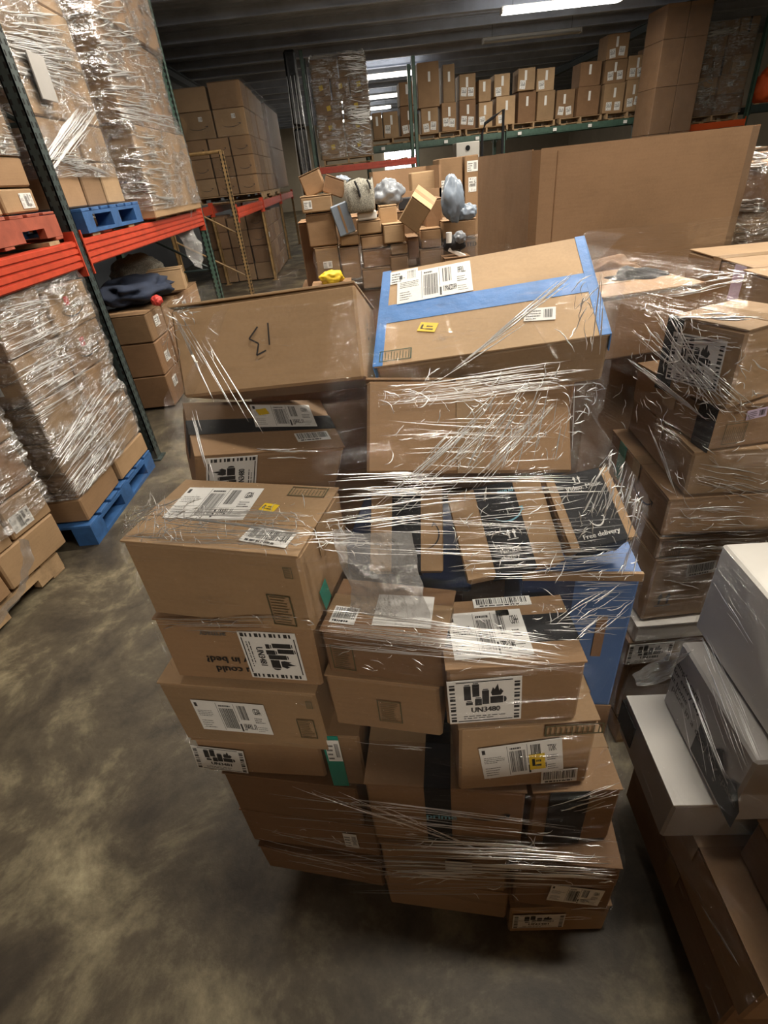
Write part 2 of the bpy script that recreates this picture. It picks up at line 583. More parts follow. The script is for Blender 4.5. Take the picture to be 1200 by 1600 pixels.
def ink_battery(w, h, rng, txt='UN3480'):
    """hazard mark: hatched sides, a row of cells with a flame, the number under them"""
    k = Ink()
    for x0 in (0.025, 0.90):
        n = 11
        for q in range(n):
            y = 0.04 + 0.92 * q / n
            k.rect(x0 * w, y * h, (x0 + 0.075) * w, (y + (0.035 if q % 3 else 0.062)) * h)
    for (y0, y1) in ((0.945, 0.965), (0.035, 0.055)):
        k.rect(0.12 * w, y0 * h, 0.88 * w, y1 * h)
    for (x, y0, t) in ((0.22, 0.55, 0.90), (0.335, 0.62, 0.93), (0.24, 0.43, 0.53), (0.365, 0.41, 0.60), (0.465, 0.43, 0.78)):
        k.rect(x * w, y0 * h, (x + 0.095) * w, (t - 0.03) * h)
        k.rect((x + 0.012) * w, (t - 0.02) * h, (x + 0.083) * w, t * h)
    k.rect(0.575 * w, 0.44 * h, 0.75 * w, 0.60 * h)
    k.poly([(0.76 * w, 0.45 * h), (0.79 * w, 0.47 * h), (0.80 * w, 0.52 * h), (0.79 * w, 0.57 * h), (0.76 * w, 0.59 * h)])
    k.poly([(0.60 * w, 0.62 * h), (0.72 * w, 0.62 * h), (0.755 * w, 0.70 * h), (0.715 * w, 0.77 * h), (0.70 * w, 0.72 * h),
            (0.68 * w, 0.88 * h), (0.635 * w, 0.76 * h), (0.615 * w, 0.81 * h), (0.585 * w, 0.69 * h)])
    k.text(txt, 0.30 * w, 0.25 * h, 0.12 * h, 0.40 * w, 0.0015)
    k.lines(0.20 * w, 0.10 * h, 0.80 * w, 0.20 * h, 2, rng, 0.35)
    return k


def ink_barcode(w, h, rng):
    k = Ink()
    k.barcode(0.05 * w, 0.30 * h, 0.95 * w, 0.93 * h, rng, 30)
    k.lines(0.1 * w, 0.08 * h, 0.9 * w, 0.24 * h, 1, rng, 0.7)
    return k


def ink_small(w, h, rng):
    k = Ink()
    k.lines(0.06 * w, 0.1 * h, 0.55 * w, 0.9 * h, 4, rng, 0.4)
    k.barcode(0.62 * w, 0.2 * h, 0.92 * w, 0.85 * h, rng, 10)
    return k


def ink_yellow(w, h, rng):
    k = Ink()
    k.text('L', 0.08 * w, 0.25 * h, 0.5 * h, None, 0.002)
    k.lines(0.42 * w, 0.2 * h, 0.9 * w, 0.8 * h, 2, rng, 0.5)
    return k


def ink_grid(w, h, rng):
    """the maker's stamp printed on a carton: an outlined panel of fine lines"""
    k = Ink()
    t = 0.035 * max(w, h)
    for (a, b_, c_, d_) in ((0, 0, w, t), (0, h - t, w, h), (0, 0, t, h), (w - t, 0, w, h)):
        k.rect(a, b_, c_, d_)
    n = 11
    for q in range(1, n):
        if h > w:
            k.rect(0.12 * w, h * q / n, 0.88 * w * rng.uniform(0.75, 1), h * q / n + 0.022 * h)
        else:
            k.rect(w * q / n, 0.12 * h, w * q / n + 0.02 * w, 0.88 * h * rng.uniform(0.75, 1))
    return k


def ink_smile(w, h, rng):
    k = Ink()
    pts, n = [], 14
    for i in range(n + 1):
        a = math.pi * (1.12 + 0.76 * i / n)
        pts.append((w * (0.5 + 0.52 * math.cos(a)), h * (1.0 + 0.95 * math.sin(a))))
    for i in range(n):
        t0 = 0.10 * h * math.sin(math.pi * (i + 0.15) / (n + 0.3)) + 0.02 * h
        k.line([pts[i], pts[i + 1]], t0)
    e = pts[-1]
    k.poly([(e[0] - 0.16 * w, e[1] + 0.10 * h), (e[0] + 0.05 * w, e[1] + 0.12 * h), (e[0] + 0.01 * w, e[1] - 0.28 * h),
            (e[0] - 0.02 * w, e[1] - 0.02 * h)])
    return k


def ink_arrows(w, h, rng):
    k = Ink()
    for x in (0.05, 0.55):
        k.poly([(x * w, 0.6 * h), ((x + 0.4) * w, 0.6 * h), ((x + 0.2) * w, h)])
        k.rect((x + 0.13) * w, 0.15 * h, (x + 0.27) * w, 0.6 * h)
    k.rect(0, 0, w, 0.08 * h)
    return k


INKS = dict(ship=ink_ship, battery=ink_battery, barcode=ink_barcode, small=ink_small, yellow=ink_yellow, grid=ink_grid,
            smile=ink_smile, arrows=ink_arrows)
LABEL_NAME = dict(ship='shipping_label', battery='battery_label', barcode='barcode_label', small='small_label', yellow='yellow_sticker',
                  grid='box_stamp', smile='smile_print', arrows='arrow_print')


class Carton:
    pass


def face_frame(b_, face):
    w, d, h = b_.w, b_.d, b_.h
    if face == 'front':
        return Vector((-w / 2, 0, 0)), Vector((1, 0, 0)), Vector((0, 0, 1)), w, h
    if face == 'top':
        return Vector((-w / 2, 0, h)), Vector((1, 0, 0)), Vector((0, 1, 0)), w, d
    if face == 'right':
        return Vector((w / 2, 0, 0)), Vector((0, 1, 0)), Vector((0, 0, 1)), d, h
    if face == 'left':
        return Vector((-w / 2, d, 0)), Vector((0, -1, 0)), Vector((0, 0, 1)), d, h
    raise ValueError(face)


def stick(b_, face, fu, fv, sw, sh, kind, rot=0.0, txt=None, ink=None, paper=None, label=None, lift=0.0012, seed=0):
    """a paper label, sticker or print on one face of a carton; fu, fv: centre as a share of the face"""
    rng = random.Random(int(fu * 1000 + fv * 77) + seed)
    o, u, v, W, H = face_frame(b_, face)
    n = u.cross(v)
    c = o + u * (fu * W) + v * (fv * H) + n * lift
    a = math.radians(rot)
    u2, v2 = u * math.cos(a) + v * math.sin(a), v * math.cos(a) - u * math.sin(a)
    mt = Matrix((u2, v2, n)).transposed().to_4x4()
    mt.translation = c - u2 * (sw / 2) - v2 * (sh / 2)
    k = None
    if kind == 'battery':
        k = ink_battery(sw, sh, rng, txt or 'UN3480')
    elif kind in INKS:
        k = INKS[kind](sw, sh, rng)
    elif kind == 'text':
        k = Ink()
        lines = txt.split('\n')
        lh = sh / len(lines)
        for q, t in enumerate(lines):
            if t:
                k.text(t, 0, sh - (q + 0.85) * lh, lh * 0.62, None, lh * 0.05)
    par = b_.root
    on_paper = kind in ('ship', 'battery', 'barcode', 'small', 'yellow', 'blank')
    mi = ink or ('olive_ink' if kind == 'grid' else 'ink')
    if on_paper:
        t_ = 0.0006
        lab = MB().box(0, sw, 0, sh, 0, t_).build(LABEL_NAME.get(kind, 'label'), paper or ('yellow' if kind == 'yellow' else 'paper'), par, mt)
        if label:
            lab['label'] = label
        if k and k.v:
            MB().add([(x, y, t_ + 0.0003) for x, y in k.v], k.f).build('printing', mi, lab)
        return lab
    q = MB().add([(x, y, 0.0004) for x, y in k.v], k.f).build(LABEL_NAME.get(kind, 'printing'), mi, par, mt)
    if label:
        q['label'] = label
    return q


def tape_strip(b_, mat='clear_tape', axis='x', f=0.5, wd=0.05, drop=0.06, name='tape', top=True, text=None, label=None, face=None):
    """tape along the top seam and a little way down both ends; face: a strip on one face instead"""
    mb = MB()
    w, d, h, e = b_.w, b_.d, b_.h, 0.0009
    if face:
        o, u, v, W, H = face_frame(b_, face)
        n = u.cross(v)
        mt = Matrix((u, v, n)).transposed().to_4x4()
        mt.translation = o
        if axis == 'u':
            mb.box(0, W, f * H - wd / 2, f * H + wd / 2, 0, e, mt)
        else:
            mb.box(f * W - wd / 2, f * W + wd / 2, 0, H, 0, e, mt)
    elif axis == 'x':
        y = f * d
        mb.box(-w / 2 - e, w / 2 + e, y - wd / 2, y + wd / 2, h, h + e)
        for s in (-1, 1):
            mb.box(min(s * w / 2, s * (w / 2 + e)), max(s * w / 2, s * (w / 2 + e)), y - wd / 2, y + wd / 2, h - drop, h + e)
    else:
        x = (f - 0.5) * w
        mb.box(x - wd / 2, x + wd / 2, -e, d + e, h, h + e)
        mb.box(x - wd / 2, x + wd / 2, -e, 0, h - drop, h + e)
        mb.box(x - wd / 2, x + wd / 2, d, d + e, h - drop, h + e)
    o = mb.build(name, mat, b_.root)
    if label:
        o['label'] = label
    return o


_seed = [0]


def carton(mat, w, d, h, label, tone='kraft', cat='box', group=None, name='cardboard_box', seam='x', tape='clear_tape', flaps=True,
           lod=1, jit=0.004, tw=0.048):
    """mat: pose of the front-left... the middle of the lower front edge; x along the front, y into depth"""
    _seed[0] += 1
    rng = random.Random(_seed[0])
    b_ = Carton()
    b_.w, b_.d, b_.h, b_.mat = w, d, h, mat
    b_.root = empty(name, mat, label, cat, group)
    ft = 0.004 if flaps else 0.0
    MB().chamfer(-w / 2, w / 2, 0, d, 0, h - ft, 0.005 if lod else 0.008, jit, rng).build('body', tone, b_.root)
    if flaps:
        g = 0.0018
        if seam == 'x':
            rects = [(-w / 2, w / 2, 0, d / 2 - g), (-w / 2, w / 2, d / 2 + g, d)]
        else:
            rects = [(-w / 2, -g, 0, d), (g, w / 2, 0, d)]
        for (x0, x1, y0, y1) in rects:
            MB().chamfer(x0 + .001, x1 - .001, y0 + .001, y1 - .001, h - ft, h, 0.0015).build('flap', tone, b_.root)
        if tape:
            tape_strip(b_, tape, seam, 0.5, tw)
    b_.pts = [mat @ Vector((x, y, z)) for x in (-w / 2, w / 2) for y in (0, d) for z in (0, h)]
    return b_


def pose(x, y, z, rz=0.0, rx=0.0, ry=0.0):
    """x, y, z: middle of the lower front edge"""
    return Matrix.Translation((x, y, z)) @ Matrix.Rotation(math.radians(rz), 4, 'Z') @ Matrix.Rotation(math.radians(rx), 4, 'X') @ Matrix.Rotation(math.radians(ry), 4, 'Y')


def fit(tl, tr, Y, bl, z1=None, z0=None, rz=None):
    """upright box from its front face in the photo: two upper corners, one lower corner and the depth of the first"""
    P = at(*tl, Y)
    if z1 is not None:
        P = at_z(*tl, z1)
    if rz is None:
        Q = at_z(*tr, P.z)
    else:
        a = math.radians(rz)
        Q = at_plane(*tr, P, Vector((-math.sin(a), math.cos(a), 0)))
    v = Q - P
    v.z = 0
    w = v.length
    a = math.atan2(v.y, v.x)
    n = Vector((-math.sin(a), math.cos(a), 0))
    B = at_plane(*bl, P, n)
    zb = B.z if z0 is None else z0
    mid = P + v / 2
    return pose(mid.x, mid.y, zb, math.degrees(a)), w, P.z - zb


def rect4(p, Y):
    """pose of a rectangle from its four corners in the photo (order: a, b, c, d around) and the depth of a"""
    r = [ray(*q) for q in p]
    # solve l0 r0 - l1 r1 + l2 r2 - l3 r3 = 0 with l0 = 1
    A = Matrix((r[1], -r[2], r[3])).transposed()
    l = [1.0, *(A.inverted() @ r[0])]
    k = Y / r[0].y
    P = [EYEP + r[i] * (l[i] * k) for i in range(4)]
    x = ((P[1] - P[0]) + (P[2] - P[3])) / 2
    y = ((P[3] - P[0]) + (P[2] - P[1])) / 2
    w, d = x.length, y.length
    x.normalize()
    y = (y - x * y.dot(x)).normalized()
    return P, x, y, w, d


ORD = ['first', 'second', 'third', 'fourth', 'fifth', 'sixth', 'seventh', 'eighth', 'ninth', 'tenth', 'eleventh', 'twelfth']

# ------------------------------------------------------------------ the building
XL, XR, YN, YF, ROOF = -4.6, 14.5, -8.0, 40.0, 4.55
tag(MB().box(XL - .2, XR + .2, YN - .2, YF + .2, -0.1, 0.0).build('floor', 'floor'), 'worn patchy concrete warehouse floor', None, None, 'structure')
tag(MB().box(XL - .2, XL, YN, YF, 0, ROOF).build('wall_left', 'dark_wall'), 'dark steel wall behind the racks', None, None, 'structure')
tag(MB().box(XR, XR + .2, YN, YF, 0, ROOF).build('wall_right', 'wall'), 'cream side wall of the warehouse', None, None, 'structure')
tag(MB().box(XL, XR, YF, YF + .2, 0, ROOF).build('wall_back', 'wall'), 'cream far wall of the warehouse', None, None, 'structure')
tag(MB().box(XL, XR, YN - .2, YN, 0, ROOF).build('wall_front', 'wall'), 'cream wall behind the photographer', None, None, 'structure')
# ribbed roof deck: ribs run across the aisle
ce = MB()
n = int((YF - YN) / 0.30)
prof = []
for i in range(n):
    y = YN + i * 0.30
    prof += [(y, ROOF), (y + 0.16, ROOF), (y + 0.19, ROOF + 0.07), (y + 0.27, ROOF + 0.07)]
prof.append((YN + n * 0.30, ROOF))
vs, fs = [], []
for (y, z) in prof:
    vs += [(XL - .1, y, z), (XR + .1, y, z)]
for i in range(len(prof) - 1):
    fs.append((2 * i, 2 * i + 1, 2 * i + 3, 2 * i + 2))
ce.add(vs, fs)
ce.box(XL - .2, XR + .2, YN - .2, YF + .2, ROOF + 0.10, ROOF + 0.2)
ceil = tag(ce.build('ceiling', 'deck'), 'grey ribbed steel roof deck', None, None, 'structure')
for k, y in enumerate([1.5 * q for q in range(-3, 27)]):
    mb = MB()
    mb.box(XL, XR, y - .04, y + .04, ROOF - .02, ROOF)
    mb.box(XL, XR, y - .006, y + .006, ROOF - .16, ROOF - .02)
    mb.box(XL, XR, y - .04, y + .04, ROOF - .18, ROOF - .16)
    mb.build('roof_purlin', 'deck', ceil)
for k, x in enumerate((-4.2, -0.4, 3.0, 8.6)):
    mb = MB().box(x - .09, x + .09, YN, YF, ROOF - .20, ROOF - .18).box(x - .01, x + .01, YN, YF, ROOF - .36, ROOF - .20).box(x - .09, x + .09, YN, YF, ROOF - .38, ROOF - .36)
    if k in (0, 3):
        mb.build('roof_girder', 'dark_steel', ceil)


# ------------------------------------------------------------------ ceiling lamps
def lamp(x, y, lit, label, k=1.0):
    o = empty('ceiling_light', Matrix.Translation((x, y, LAMP_Z)), label, 'light', 'fluorescent ceiling fixtures')
    mb = MB()
    mb.box(-1.22, 1.22, -.05, .05, .06, .11)
    mb.add([(-1.22, -.05, .06), (1.22, -.05, .06), (1.22, -.13, .02), (-1.22, -.13, .02)], [(0, 1, 2, 3)])
    mb.add([(-1.22, .05, .06), (1.22, .05, .06), (1.22, .13, .02), (-1.22, .13, .02)], [(3, 2, 1, 0)])
    mb.box(-1.24, -1.21, -.09, .09, 0, .10)
    mb.box(1.21, 1.24, -.09, .09, 0, .10)
    mb.build('housing', 'fixture', o)
    for s in (-1, 1):
        MB().tube([(-1.2, s * .055, .025), (1.2, s * .055, .025)], 0.019, 10).build('tube', 'tube' if lit else 'fixture', o, smooth=True)
        if lit and s == 1:
            MB().chamfer(-1.2, 1.2, -.13, .13, -.004, .085, .03).build('bloom_body', 'tube', o)  # added glowing body that imitates the bloom around the tubes
        MB().tube([(s * 1.0, 0, .1), (s * 1.0, 0, ROOF - LAMP_Z)], 0.005, 5).build('hanger', 'dark_steel', o)
    if lit:
        ld = bpy.data.lights.new('ceiling_light_glow', 'AREA')
        ld.shape = 'RECTANGLE'
        ld.size, ld.size_y = 2.4, 0.16
        ld.energy = LAMP_POWER * k
        ld.color = LAMP_COLOR
        lo = bpy.data.objects.new('ceiling_light_glow', ld)
        COL.objects.link(lo)
        lo.parent = o
        lo.location = (0, 0, -0.010)
    return o


LAMP_TEXT = ['long bright fluorescent tube fixture at the top edge above the tall stacks', 'glowing fluorescent fixture hung behind the tall wrapped stack and the green post',
             'lower glowing strip light under the first one beyond the tall stack', 'third glowing strip light down beyond the tall stack',
             'farthest small glowing strip light beyond the tall stack']
OUT_TEXT = ['ahead of the middle stack', 'over the parcel heap', 'to the right of the middle stack', 'to the right of the bulk bin', 'behind the photographer', 'over the white cartons', 'over the aisle by the left rack']
for k, (x, y, kk) in enumerate(LAMPS):
    lamp(x, y, True, LAMP_TEXT[k] if k < 5 else 'fluorescent fixture hung from the roof %s, above the frame' % OUT_TEXT[k - 5], kk)
for (x, y) in DARK_LAMPS:
    lamp(x, y, False, 'unlit fluorescent fixture hung below the roof ribs above the carton rack')


# ------------------------------------------------------------------ racks and pallets
def post(rack, x, y, z1, mat, wx=.07, wy=.09, slots=True, slotface='x'):
    mb = MB()
    mb.box(x - wx, x - wx + .008, y - wy / 2, y + wy / 2, 0, z1)
    mb.box(x - wx, x, y - wy / 2, y - wy / 2 + .008, 0, z1)
    mb.box(x - wx, x, y + wy / 2 - .008, y + wy / 2, 0, z1)
    mb.box(x - .008, x, y - wy / 2, y + wy / 2, 0, z1)
    mb.box(x - wx - .03, x + .03, y - wy / 2 - .02, y + wy / 2 + .02, 0, .012)
    o = mb.build('upright_post', mat, rack)
    if slots:
        sl = MB()
        z = .08
        while z < z1 - .05:
            for dy in (-.022, .022):
                sl.box(x - .001, x + .0008, y + dy - .007, y + dy + .007, z, z + .026)
                sl.box(x - wx / 2 + dy - .007, x - wx / 2 + dy + .007, y - wy / 2 - .0008, y - wy / 2 + .001, z, z + .026)
            z += .05
        tag(sl.build('slot_row', 'hole', o), kind='stuff')
    return o


def beam(rack, p0, p1, h=.13, t=.05, mat='red_steel', ribs=3, side=1):
    """side: +1 ribs to +x (beam along y) ; for beams along x ribs face -y"""
    p0, p1 = Vector(p0), Vector(p1)
    L = (p1 - p0).length
    d = (p1 - p0).normalized()
    nrm = Vector((d.y, -d.x, 0)) * side
    mt = Matrix((d, nrm, Vector((0, 0, 1)))).transposed().to_4x4()
    mt.translation = p0
    mb = MB().box(0, L, -t, 0, -h, 0)
    for k in range(ribs):
        z = -h + h * (k + .5) / ribs
        mb.box(0, L, 0, .010, z - h * .30 / ribs, z + h * .30 / ribs)
    mb.box(0, .012, -t - .002, .016, -h - .05, .05)
    mb.box(L - .012, L, -t - .002, .016, -h - .05, .05)
    return mb.build('beam', mat, rack, mt)


def pallet(mat4, w, d, tone, label, h=.135, group=None, nd=7, name='wooden_pallet'):
    """w along local x, d along local y, origin at the middle of the lower front edge"""
    o = empty(name, mat4, label, 'pallet', group)
    rng = random.Random(len(label))
    bt = .018
    for k in range(3):
        x = -w / 2 + (w - .045) * k / 2
        st = MB()
        for (a, b_, c_, e_) in ((0, .16 * d, bt, h - bt), (.16 * d, .36 * d, bt + .05, h - bt), (.36 * d, .64 * d, bt, h - bt), (.64 * d, .84 * d, bt + .05, h - bt), (.84 * d, d, bt, h - bt)):
            st.box(x, x + .045, a, b_, c_, e_)
        st.build('stringer', tone, o)
    for k in range(nd):
        bw = d / nd * .80
        y = (d - bw) * k / (nd - 1)
        MB().chamfer(-w / 2, w / 2, y, y + bw, h - bt, h, .002, .004, rng).build('deck_board', tone, o)
    for k in range(3):
        y = (d - .09) * k / 2
        MB().chamfer(-w / 2, w / 2, y, y + .09, 0, bt, .002, .003, rng).build('bottom_board', tone, o)
    return o


def block_pallet(mat4, w, d, tone, label, h=.14, group=None):
    """blue hire pallet: boards over nine blocks"""
    o = empty('wooden_pallet', mat4, label, 'pallet', group)
    rng = random.Random(5)
    for i in range(3):
        for j in range(3):
            x = -w / 2 + (w - .12) * i / 2
            y = (d - .14) * j / 2
            MB().box(x, x + .12, y, y + .14, .02, h - .04).build('block', tone, o)
        MB().box(-w / 2 + (w - .12) * i / 2, -w / 2 + (w - .12) * i / 2 + .12, 0, d, 0, .02).build('bottom_board', tone, o)
        MB().box(-w / 2 + (w - .12) * i / 2, -w / 2 + (w - .12) * i / 2 + .12, 0, d, h - .04, h - .02).build('lead_board', tone, o)
    for k in range(7):
        bw = d / 7 * .82
        y = (d - bw) * k / 6
        MB().chamfer(-w / 2, w / 2, y, y + bw, h - .02, h, .002, .003, rng).build('deck_board', tone, o)
    return o


# ------------------------------------------------------------------ stretch film
def hull2(pts):
    pts = sorted(set((round(p[0], 5), round(p[1], 5)) for p in pts))
    if len(pts) < 3:
        return pts

    def half(ps):
        h_ = []
        for q in ps:
            while len(h_) >= 2 and (h_[-1][0] - h_[-2][0]) * (q[1] - h_[-2][1]) - (h_[-1][1] - h_[-2][1]) * (q[0] - h_[-2][0]) <= 0:
                h_.pop()
            h_.append(q)
        return h_[:-1]
    return half(pts) + half(pts[::-1])


class Film:
    pass


def film(label, cartons, z0, z1, nz=60, nth=140, off=.005, mat='film', slope=.45, seed=0, wr=.004, lip=.06, group=None, cat='stretch film',
         extra=()):
    """a sleeve of film pulled round a stack: it follows the hull of the cartons at every height and tents between them"""
    allp = [p for c in cartons for p in c.pts] + [Vector(e) for e in extra]
    x0, x1 = min(p.x for p in allp), max(p.x for p in allp)
    y0, y1 = min(p.y for p in allp), max(p.y for p in allp)
    cx, cy = (x0 + x1) / 2, (y0 + y1) / 2
    ex, ey = (x1 - x0) * .12, (y1 - y0) * .12
    core = [(cx - ex, cy - ey), (cx + ex, cy - ey), (cx + ex, cy + ey), (cx - ex, cy + ey)]
    zs = [z0 + (z1 - z0) * i / nz for i in range(nz + 1)]
    rng_ = [(min(p.z for p in c.pts), max(p.z for p in c.pts), [(p.x, p.y) for p in c.pts]) for c in cartons]
    th = [2 * math.pi * k / nth for k in range(nth)]
    R = []
    for z in zs:
        pts = list(core)
        for (a, b_, q) in rng_:
            if a - .004 <= z <= b_ + .004:
                pts += q
        pts += [(e[0], e[1]) for e in extra if abs(e[2] - z) < (z1 - z0) / nz]
        hl = hull2(pts)
        row = []
        eds = []
        for i in range(len(hl)):
            a, b_ = hl[i], hl[(i + 1) % len(hl)]
            nx, ny = b_[1] - a[1], -(b_[0] - a[0])
            eds.append((nx, ny, nx * (a[0] - cx) + ny * (a[1] - cy)))
        for t in th:
            c_, s_ = math.cos(t), math.sin(t)
            r = 9.0
            for (nx, ny, k) in eds:
                dn = nx * c_ + ny * s_
                if dn > 1e-9:
                    r = min(r, k / dn)
            row.append(max(r, 0.02))
        R.append(row)
    dz = (z1 - z0) / nz
    T = [row[:] for row in R]
    for k in range(nth):           # tents up and down
        for i in range(1, nz + 1):
            T[i][k] = max(T[i][k], T[i - 1][k] - slope * dz)
        for i in range(nz - 1, -1, -1):
            T[i][k] = max(T[i][k], T[i + 1][k] - slope * dz)
    for _ in range(2):
        T2 = [r[:] for r in T]
        for i in range(1, nz):
            for k in range(nth):
                T2[i][k] = max(R[i][k], (T[i - 1][k] + T[i + 1][k] + 2 * T[i][k]) / 4)
        T = T2
    vs, uvs = [], []
    rm = sum(sum(r) for r in T) / ((nz + 1) * nth)
    rows = [(z, 1.0, i) for i, z in enumerate(zs)]
    if lip > 0:
        rows += [(z1 + .006, 1 - lip * .5, nz), (z1 + .008, 1 - lip, nz)]
    for (z, k_, i) in rows:
        for k, t in enumerate(th):
            r = T[i][k] * k_
            u = t * rm
            nv = noise.noise(Vector((math.cos(t) * 2.2 + seed, math.sin(t) * 2.2, z * 14 + u * 1.5))) + .6 * noise.noise(Vector((math.cos(t) * 3 + seed, math.sin(t) * 3 + 9, z * 45 + u * 6))) + .5 * noise.noise(Vector((u * 14 - z * 22, seed, z * 30 + u * 9)))
            r += off + wr * (nv + .7)
            vs.append((cx + r * math.cos(t), cy + r * math.sin(t), z))
            uvs.append((u, z + (1 - k_) * rm))
    fs = []
    nr = len(rows)
    for i in range(nr - 1):
        for k in range(nth):
            fs.append((i * nth + k, i * nth + (k + 1) % nth, (i + 1) * nth + (k + 1) % nth, (i + 1) * nth + k))
    mb = MB().add(vs, fs)
    o = mb.build('stretch_film', mat, smooth=True)
    uvl = o.data.uv_layers.new(name='UVMap')
    dat = []
    for fi, q in enumerate(fs):
        kk = fi % nth
        for j, vi in enumerate(q):
            u, v = uvs[vi]
            if kk == nth - 1 and j in (1, 2):
                u += 2 * math.pi * rm
            dat += [u, v]
    uvl.data.foreach_set('uv', dat)
    tag(o, label, cat, group)
    fo = Film()
    fo.o = o
    fo.bvh = BVHTree.FromPolygons([Vector(q) for q in vs], fs)
    return fo


def creases(fo, specs, name='crease_lines', mat='crease', seed=1, others=()):
    """bunched film pulled into thin cords lying on the sleeve. spec: a0, a1, b0, b1 (photo corners of the bundle's two ends), count, radius"""
    rng = random.Random(seed)
    mb = MB()
    for (a0, a1, b0, b1, cnt, rad) in specs:
        for _ in range(cnt):
            t = rng.random()
            s = min(1, max(0, t + rng.uniform(-.12, .12)))
            A = Vector(a0).lerp(Vector(a1), t)
            B = Vector(b0).lerp(Vector(b1), s)
            i0, i1 = sorted((rng.random(), rng.random()))
            if i1 - i0 < .25:
                i0, i1 = max(0, i0 - .15), min(1, i1 + .15)
            n_ = 9
            pts = []
            wob = rng.uniform(-3, 3)
            for k in range(n_ + 1):
                q = A.lerp(B, i0 + (i1 - i0) * k / n_)
                q = q + Vector((0, wob * math.sin(math.pi * k / n_) + rng.uniform(-.5, .5)))
                d = ray(q.x, q.y).normalized()
                hit = fo.bvh.ray_cast(EYEP, d)
                if hit[0] is not None:
                    pts.append(hit[0] - d * .0015)
            if len(pts) < 4:
                continue
            ok = all((pts[i + 1] - pts[i]).length < .12 for i in range(len(pts) - 1))
            if not ok:
                continue
            tp = [max(.15, math.sin(math.pi * (k + .4) / (len(pts) - .2))) for k in range(len(pts))]
            mb.tube(pts, rad * rng.uniform(.5, 1.6), 4, tp)
    if not mb.v:
        return None
    o = mb.build(name, mat, fo.o, smooth=True)
    return tag(o, kind='stuff')


def squiggles(fo, regions, name='crumple_lines', mat='crease', seed=1):
    """short crooked folds of the film; region: photo x0, y0, x1, y1, count, length, direction (deg), spread, radius"""
    rng = random.Random(seed)
    mb = MB()
    for (x0, y0, x1, y1, cnt, ln_, ang, spr, rad) in regions:
        for _ in range(cnt):
            q = Vector((rng.uniform(x0, x1), rng.uniform(y0, y1)))
            a = math.radians(ang + rng.uniform(-spr, spr))
            L = ln_ * rng.uniform(.4, 1.5)
            n_ = 5
            pts = []
            for k in range(n_ + 1):
                d = ray(q.x, q.y).normalized()
                hit = fo.bvh.ray_cast(EYEP, d)
                if hit[0] is not None:
                    pts.append(hit[0] - d * .0015)
                a += math.radians(rng.uniform(-28, 28))
                q = q + Vector((math.cos(a), -math.sin(a))) * (L / n_)
            if len(pts) < 4 or any((pts[i + 1] - pts[i]).length > .06 for i in range(len(pts) - 1)):
                continue
            tp = [max(.2, math.sin(math.pi * (k + .4) / (len(pts) - .2))) for k in range(len(pts))]
            mb.tube(pts, rad * rng.uniform(.5, 1.4), 4, tp)
    o = mb.build(name, mat, fo.o, smooth=True)
    return tag(o, kind='stuff')


def sheet(name, label, grid, mat, nu=24, nv=24, amp=.01, seed=0, parent=None, cat='plastic film', freq=14):
    """a loose crumpled sheet spanned over a small grid of points (rows of points)"""
    rows = [[Vector(q) for q in r] for r in grid]

    def samp(u, v):
        fy = v * (len(rows) - 1)
        j = min(int(fy), len(rows) - 2)
        out = []
        for jj in (j, j + 1):
            r = rows[jj]
            fx = u * (len(r) - 1)
            i = min(int(fx), len(r) - 2)
            out.append(r[i].lerp(r[i + 1], fx - i))
        return out[0].lerp(out[1], fy - j)
    vs, uvs = [], []
    for j in range(nv + 1):
        for i in range(nu + 1):
            u, v = i / nu, j / nv
            q = samp(u, v)
            nn = Vector((noise.noise(q * freq + Vector((seed, 0, 0))), noise.noise(q * freq + Vector((0, seed + 5, 0))), noise.noise(q * freq + Vector((0, 0, seed + 11)))))
            n2 = Vector((noise.noise(q * freq * 2.7 + Vector((seed, 3, 0))), noise.noise(q * freq * 2.7 + Vector((3, seed + 5, 0))), 0))
            vs.append(q + nn * amp * 1.5 + n2 * amp * .7)
            uvs.append((u * .3, v * .3))
    fs = [(j * (nu + 1) + i, j * (nu + 1) + i + 1, (j + 1) * (nu + 1) + i + 1, (j + 1) * (nu + 1) + i) for j in range(nv) for i in range(nu)]
    o = MB().add(vs, fs).build(name, mat, parent, smooth=True)
    uvl = o.data.uv_layers.new(name='UVMap')
    dat = []
    for q in fs:
        for vi in q:
            dat += list(uvs[vi])
    uvl.data.foreach_set('uv', dat)
    if parent is None:
        tag(o, label, cat)
    return o


def lump(name, label, c, r, mat, cat='bag', seed=0, amp=.25, freq=2.2, sub=4, parent=None, fold=.06, rot=0, flat=None):
    """a soft crumpled bag or bundle: a ball pulled out of round with folds"""
    bm = bmesh.new()
    bmesh.ops.create_icosphere(bm, subdivisions=sub, radius=1.0)
    for v in bm.verts:
        d = v.co.normalized()
        k = 1 + amp * noise.noise(d * freq + Vector((seed, seed * 2, 0))) + fold * noise.noise(d * 9 + Vector((seed, 0, 4)))
        k -= fold * 1.3 * abs(noise.noise(Vector((d.x * 5, d.y * 5, d.z * 1.5)) + Vector((seed + 3, 0, 0))))
        v.co = Vector((d.x * r[0] * k, d.y * r[1] * k, d.z * r[2] * k))
        if flat is not None:
            v.co.z = max(v.co.z, -flat)
    me = bpy.data.meshes.new(name)
    bm.to_mesh(me)
    bm.free()
    me.materials.append(M[mat])
    me.polygons.foreach_set('use_smooth', [True] * len(me.polygons))
    o = bpy.data.objects.new(name, me)
    COL.objects.link(o)
    o.matrix_basis = Matrix.Translation(c) @ Matrix.Rotation(math.radians(rot), 4, 'Z')
    if parent is not None:
        o.parent = parent
    else:
        tag(o, label, cat)
    return o


